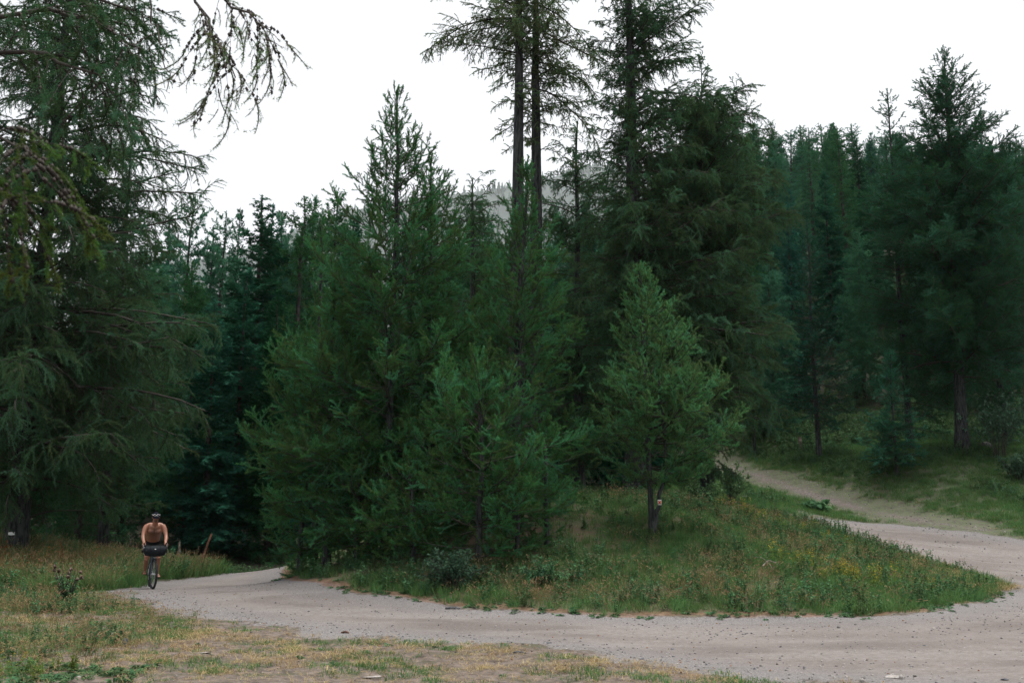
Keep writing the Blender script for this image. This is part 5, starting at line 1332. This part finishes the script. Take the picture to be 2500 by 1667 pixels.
# handlebar bag
bag = link('handlebar_bag', None, bike)
a = Acc(); loft(a, [(-.225, -.60, .895), (-.20, -.605, .895), (-.1, -.612, .885), (0, -.615, .882), (.1, -.612, .885), (.20, -.605, .895), (.225, -.60, .895)], [.085, .112, .120, .122, .120, .112, .085], [.085, .105, .112, .114, .112, .105, .085], 20, (0, 0, 1)); link('body', a.mesh('body', [BAGM], (0,)), bag)
for x in (-.11, .11):
    a = Acc(); torus(a, (x, -.614, .885), .118, .006, 30, 6); link('strap', a.mesh('strap', [BLACK], (0,)), bag)
    a = Acc(); box(a, (x * .75, -.734, .90), (.018, .008, .022)); link('buckle', a.mesh('buckle', [BLACK]), bag)
a = Acc(); box(a, (0, -.727, .935), (.030, .004, .013), 0, Matrix.Rotation(R(-28), 4, 'X')); link('logo_patch', a.mesh('logo_patch', [WHITE]), bag)
for s in (-1, 1):
    a = Acc(); tubes(a, np.array([[(s * .235, -.60, .99), (s * .255, -.61, .9), (s * .235, -.60, .80)]]), np.full((1, 3), .008), 6, 0, None, True); link('end_strap', a.mesh('end_strap', [METAL], (0,)), bag)
a = Acc(); tubes(a, np.array([[(-.19, -.60, 1.005), (-.1, -.61, 1.0), (0, -.61, 1.0), (.1, -.61, 1.0), (.19, -.60, 1.005)]]), np.full((1, 5), .013), 8, 0, None, True); link('rolled_top', a.mesh('rolled_top', [BLACK], (0,)), bag)
# cranks
a = Acc(); torus(a, (-.05, .11, .285), .085, .006, 30, 5); link('chainring', a.mesh('chainring', [METAL]), bike)
for s, yy, zz in ((1, -.055, .262), (-1, .275, .308)):
    a = Acc(); rod(a, (s * .07, .11, .285), (s * .085, yy, zz), .011); link('crank', a.mesh('crank', [BLACK], (0,)), bike)
    a = Acc(); box(a, (s * .13, yy, zz), (.085, .075, .02)); link('pedal', a.mesh('pedal', [BLACK]), bike)

# rider: one body, then clothes
per = thing('person', 'shirtless tanned rider in a dark cap with white glasses, leaning on the handlebar', 'person', (RXY[0], RXY[1], RZ + .005), rz_)
b = Acc()
loft(b, [(0, .30, .98), (0, .25, 1.08), (0, .15, 1.20), (0, .02, 1.33), (0, -.10, 1.43), (0, -.16, 1.485)], [.155, .150, .160, .185, .185, .11], [.105, .10, .105, .125, .11, .075])
loft(b, [(0, -.15, 1.475), (0, -.20, 1.55), (0, -.235, 1.61)], [.070, .062, .060], [.068, .062, .062])
for s in (-1, 1):
    loft(b, [(s * .04, -.10, 1.48), (s * .11, -.10, 1.48), (s * .165, -.10, 1.462)], [.055, .06, .062], [.06, .062, .062], 12, (0, 1, 0))
    loft(b, [(s * .175, -.10, 1.462), (s * .215, -.135, 1.40), (s * .242, -.18, 1.31), (s * .258, -.235, 1.235), (s * .256, -.31, 1.165), (s * .243, -.41, 1.09), (s * .24, -.49, 1.052)], [.066, .062, .052, .042, .043, .034, .026], [.066, .060, .052, .044, .042, .032, .022], 14)
    ball(b, (s * .075, -.145, 1.345), (.085, .045, .06))
    # hand round the hood: palm, four fingers of different length, thumb on the inner side
    loft(b, [(s * .24, -.48, 1.056), (s * .243, -.525, 1.052), (s * .245, -.565, 1.050)], [.032, .042, .040], [.020, .020, .017], 12)
    for k, (fy, ln) in enumerate(((-.578, .9), (-.560, 1.05), (-.541, 1.0), (-.523, .82))):
        x0 = s * .262; b0 = np.array([x0, fy, 1.048])
        loft(b, [b0, b0 + (s * .020, -.008, -.014 * ln), b0 + (s * .020, -.014, -.038 * ln), b0 + (s * .004, -.014, -.056 * ln), b0 + (s * -.012, -.012, -.058 * ln)], [.0098, .0095, .009, .0085, .007], [.0098, .0095, .009, .0085, .007], 8)
    loft(b, [(s * .225, -.515, 1.055), (s * .212, -.54, 1.048), (s * .214, -.568, 1.035), (s * .222, -.585, 1.020)], [.013, .0115, .010, .008], [.013, .0115, .010, .008], 8)
    # leg
    hip = (s * .085, .27, .96); ank = (s * .125, .005, .352) if s > 0 else (s * .13, .335, .405)
    knee = (s * .125, -.085, .735) if s > 0 else (s * .135, -.03, .70)
    mid = [(hip[i] * .45 + knee[i] * .55 + (0, -.0, .015)[i]) for i in range(3)]; cal = [(knee[i] * .62 + ank[i] * .38 + (0, .035, 0)[i]) for i in range(3)]
    loft(b, [hip, mid, knee], [.092, .080, .060], [.10, .088, .064], 14); loft(b, [knee, cal, ank], [.058, .056, .036], [.062, .060, .040], 14)
    foot0 = np.array(ank) + (0, .035, -.045); tx = s * .012
    loft(b, [foot0, foot0 + (tx, -.08, .0), foot0 + (tx * 1.5, -.16, -.018), foot0 + (tx * 2, -.215, -.026)], [.032, .036, .044, .036], [.032, .032, .022, .014], 12)
    for t in range(5):
        tb = foot0 + (tx * 2 + (t - 2) * .015 * 1.0, -.215 + abs(t - 1.2) * .006, -.028); loft(b, [tb, tb + (0, -.022, -.002), tb + (0, -.035, -.006)], [.0085 + (.003 if (t - 2) * s < -1.5 else 0)] * 3, [.008] * 3, 7)
# head, looking down the road a little
hc = np.array([0, -.265, 1.668])
HR = np.array(Matrix.Rotation(R(16), 3, 'X'))
def hp_(x, y, z): return hc + HR @ np.array([x, y, z])
ball(b, hp_(0, .01, .02), (.076, .098, .095), 18, HR); ball(b, hp_(0, -.028, -.045), (.058, .062, .068), 16, HR); ball(b, hp_(0, -.062, -.088), (.030, .026, .022), 12, HR)
loft(b, [hp_(0, -.088, .015), hp_(0, -.106, -.018), hp_(0, -.100, -.030)], [.010, .015, .016], [.012, .014, .010], 8)
for s in (-1, 1):
    ball(b, hp_(s * .078, .012, -.01), (.012, .020, .032), 10, HR); ball(b, hp_(s * .032, -.082, .014), (.024, .012, .010), 10, HR); ball(b, hp_(s * .042, -.066, -.022), (.022, .02, .02), 10, HR)
ball(b, hp_(0, -.088, -.055), (.024, .010, .007), 10, HR); ball(b, hp_(0, -.086, -.068), (.021, .010, .008), 10, HR)
body = remesh_obj('body', b, None, per, .0065, 3)
SKINH, nt, out = new_mat('tanned_skin')
bs = nd(nt, 'ShaderNodeBsdfPrincipled'); bs.inputs['Roughness'].default_value = .5
basec = mixc(nt, noise(nt, 22, 4), (.22, .092, .054), (.33, .145, .085))
tc = nt.nodes.new('ShaderNodeTexCoord'); sx = nt.nodes.new('ShaderNodeSeparateXYZ'); nt.links.new(tc.outputs['Object'], sx.inputs[0])
def band(o_, c, w):  return mth(nt, 'SUBTRACT', 1.0, mth(nt, 'MINIMUM', mth(nt, 'MULTIPLY', mth(nt, 'ABSOLUTE', mth(nt, 'SUBTRACT', o_, c)), 1.0 / w), 1.0))
hair = mth(nt, 'MULTIPLY', mth(nt, 'MULTIPLY', band(sx.outputs[0], 0, .16), band(sx.outputs[2], 1.30, .20)), mth(nt, 'LESS_THAN', sx.outputs[1], .15))
beard = mth(nt, 'MULTIPLY', mth(nt, 'MULTIPLY', band(sx.outputs[0], 0, .10), band(sx.outputs[2], 1.57, .055)), mth(nt, 'LESS_THAN', sx.outputs[1], -.28))
hf = mth(nt, 'MULTIPLY', mth(nt, 'MAXIMUM', mth(nt, 'MULTIPLY', hair, 1.15), mth(nt, 'MULTIPLY', beard, 1.6)), ramp(nt, noise(nt, 60, 3), .25, .55))
nt.links.new(mixc(nt, mth(nt, 'MINIMUM', hf, .8), basec, (.05, .032, .024)), bs.inputs['Base Color']); nt.links.new(bs.outputs[0], out.inputs[0])
body.data.materials.clear(); body.data.materials.append(SKINH)
for s in (-1, 1):
    a = Acc(); ball(a, hp_(s * .032, -.093, .004), (.0085, .006, .006), 10, HR); link('eye', a.mesh('eye', [LENS], (0,)), per)
# shorts
a = Acc(); loft(a, [(0, .315, .955), (0, .275, 1.02), (0, .235, 1.10), (0, .215, 1.13)], [.172, .172, .163, .160], [.12, .118, .112, .110])
for s in (-1, 1):
    knee = (s * .125, -.085, .735) if s > 0 else (s * .135, -.03, .70); hip = np.array((s * .085, .27, .96)); kn = np.array(knee)
    loft(a, [hip, hip * .6 + kn * .4, hip * .28 + kn * .72], [.105, .098, .090], [.112, .104, .094], 14)
remesh_obj('shorts', a, BLACK, per, .009, 3)
# cap with glasses pushed up on the brim
cap = link('cap', None, per)
a = Acc(); n = 20; rows = 7
Vc = []; 
for r_ in range(rows):
    e = r_ / (rows - 1) * math.pi / 2
    for k in range(n):
        t = k * 2 * math.pi / n; Vc.append(hp_(.083 * math.cos(t) * math.cos(e), .012 + .105 * math.sin(t) * math.cos(e), .035 + .088 * math.sin(e)))
F_ = [(r_ * n + k, r_ * n + (k + 1) % n, (r_ + 1) * n + (k + 1) % n, (r_ + 1) * n + k) for r_ in range(rows - 1) for k in range(n)]
a.add(np.array(Vc), F_); crown_o = link('cap_crown', a.mesh('cap_crown', [NAVY], (0,)), cap)
a = Acc(); Vb = []
for k in range(11):
    t = math.pi + k * math.pi / 10
    Vb += [hp_(.083 * math.cos(t), .012 + .105 * math.sin(t), .036), hp_(.080 * math.cos(t), -.03 + .150 * math.sin(t), .020 - .014 * abs(math.cos(t)))]
a.add(np.array(Vb), [(2 * k, 2 * k + 1, 2 * k + 3, 2 * k + 2) for k in range(10)]); bo = link('brim', a.mesh('brim', [NAVY], (0,)), cap); bo.modifiers.new('thick', 'SOLIDIFY').thickness = .004
gl = thing('sunglasses', 'white-framed sunglasses resting on the front of the dark cap', 'sunglasses', (RXY[0], RXY[1], RZ + .005), rz_)
for s in (-1, 1):
    cg = hp_(s * .036, -.104, .078); a = Acc(); t = np.linspace(0, 2 * np.pi, 17)
    C = cg + np.stack([.031 * np.cos(t), -.004 * np.cos(t * 2) + .012 * s * np.cos(t) * s, .019 * np.sin(t) + .004 * s * np.cos(t)], -1)
    tubes(a, C[None], np.full((1, 17), .0036), 6); link('frame', a.mesh('frame', [WHITE], (0,)), gl)
    a = Acc(); ball(a, cg, (.029, .005, .017), 14); link('lens', a.mesh('lens', [LENS], (0,)), gl)
    a = Acc(); tubes(a, np.array([[hp_(s * .066, -.094, .080), hp_(s * .090, -.02, .070), hp_(s * .088, .05, .055)]]), np.full((1, 3), .004), 5, 0, None, True); link('temple', a.mesh('temple', [WHITE], (0,)), gl)
a = Acc(); rod(a, hp_(-.008, -.110, .080), hp_(.008, -.110, .080), .0045, sides=6); link('bridge', a.mesh('bridge', [WHITE], (0,)), gl)
# sandals
for s in (-1, 1):
    sd_ = link('sandal', None, per); ank = np.array((s * .125, .005, .352) if s > 0 else (s * .13, .335, .405)); f0 = ank + (0, .035, -.045); tx = s * .012
    a = Acc(); loft(a, [f0 + (0, .03, -.036), f0 + (tx, -.07, -.038), f0 + (tx * 1.5, -.16, -.046), f0 + (tx * 2, -.245, -.046)], [.034, .036, .050, .036], [.011, .010, .009, .008], 12); link('sole', a.mesh('sole', [SANDAL], (0,)), sd_)
    for yy, zz, w in ((-.165, .012, .048), (-.06, .035, .040)):
        t = np.linspace(0, np.pi, 9); C = f0 + np.stack([tx * 1.4 + w * np.cos(t), np.full(9, yy) + .012 * np.sin(t), -.036 + (zz + .032) * np.sin(t)], -1); a = Acc(); tubes(a, C[None], np.full((1, 9), .009), 6, 0, None, True); link('strap', a.mesh('strap', [SANDAL], (0,)), sd_)
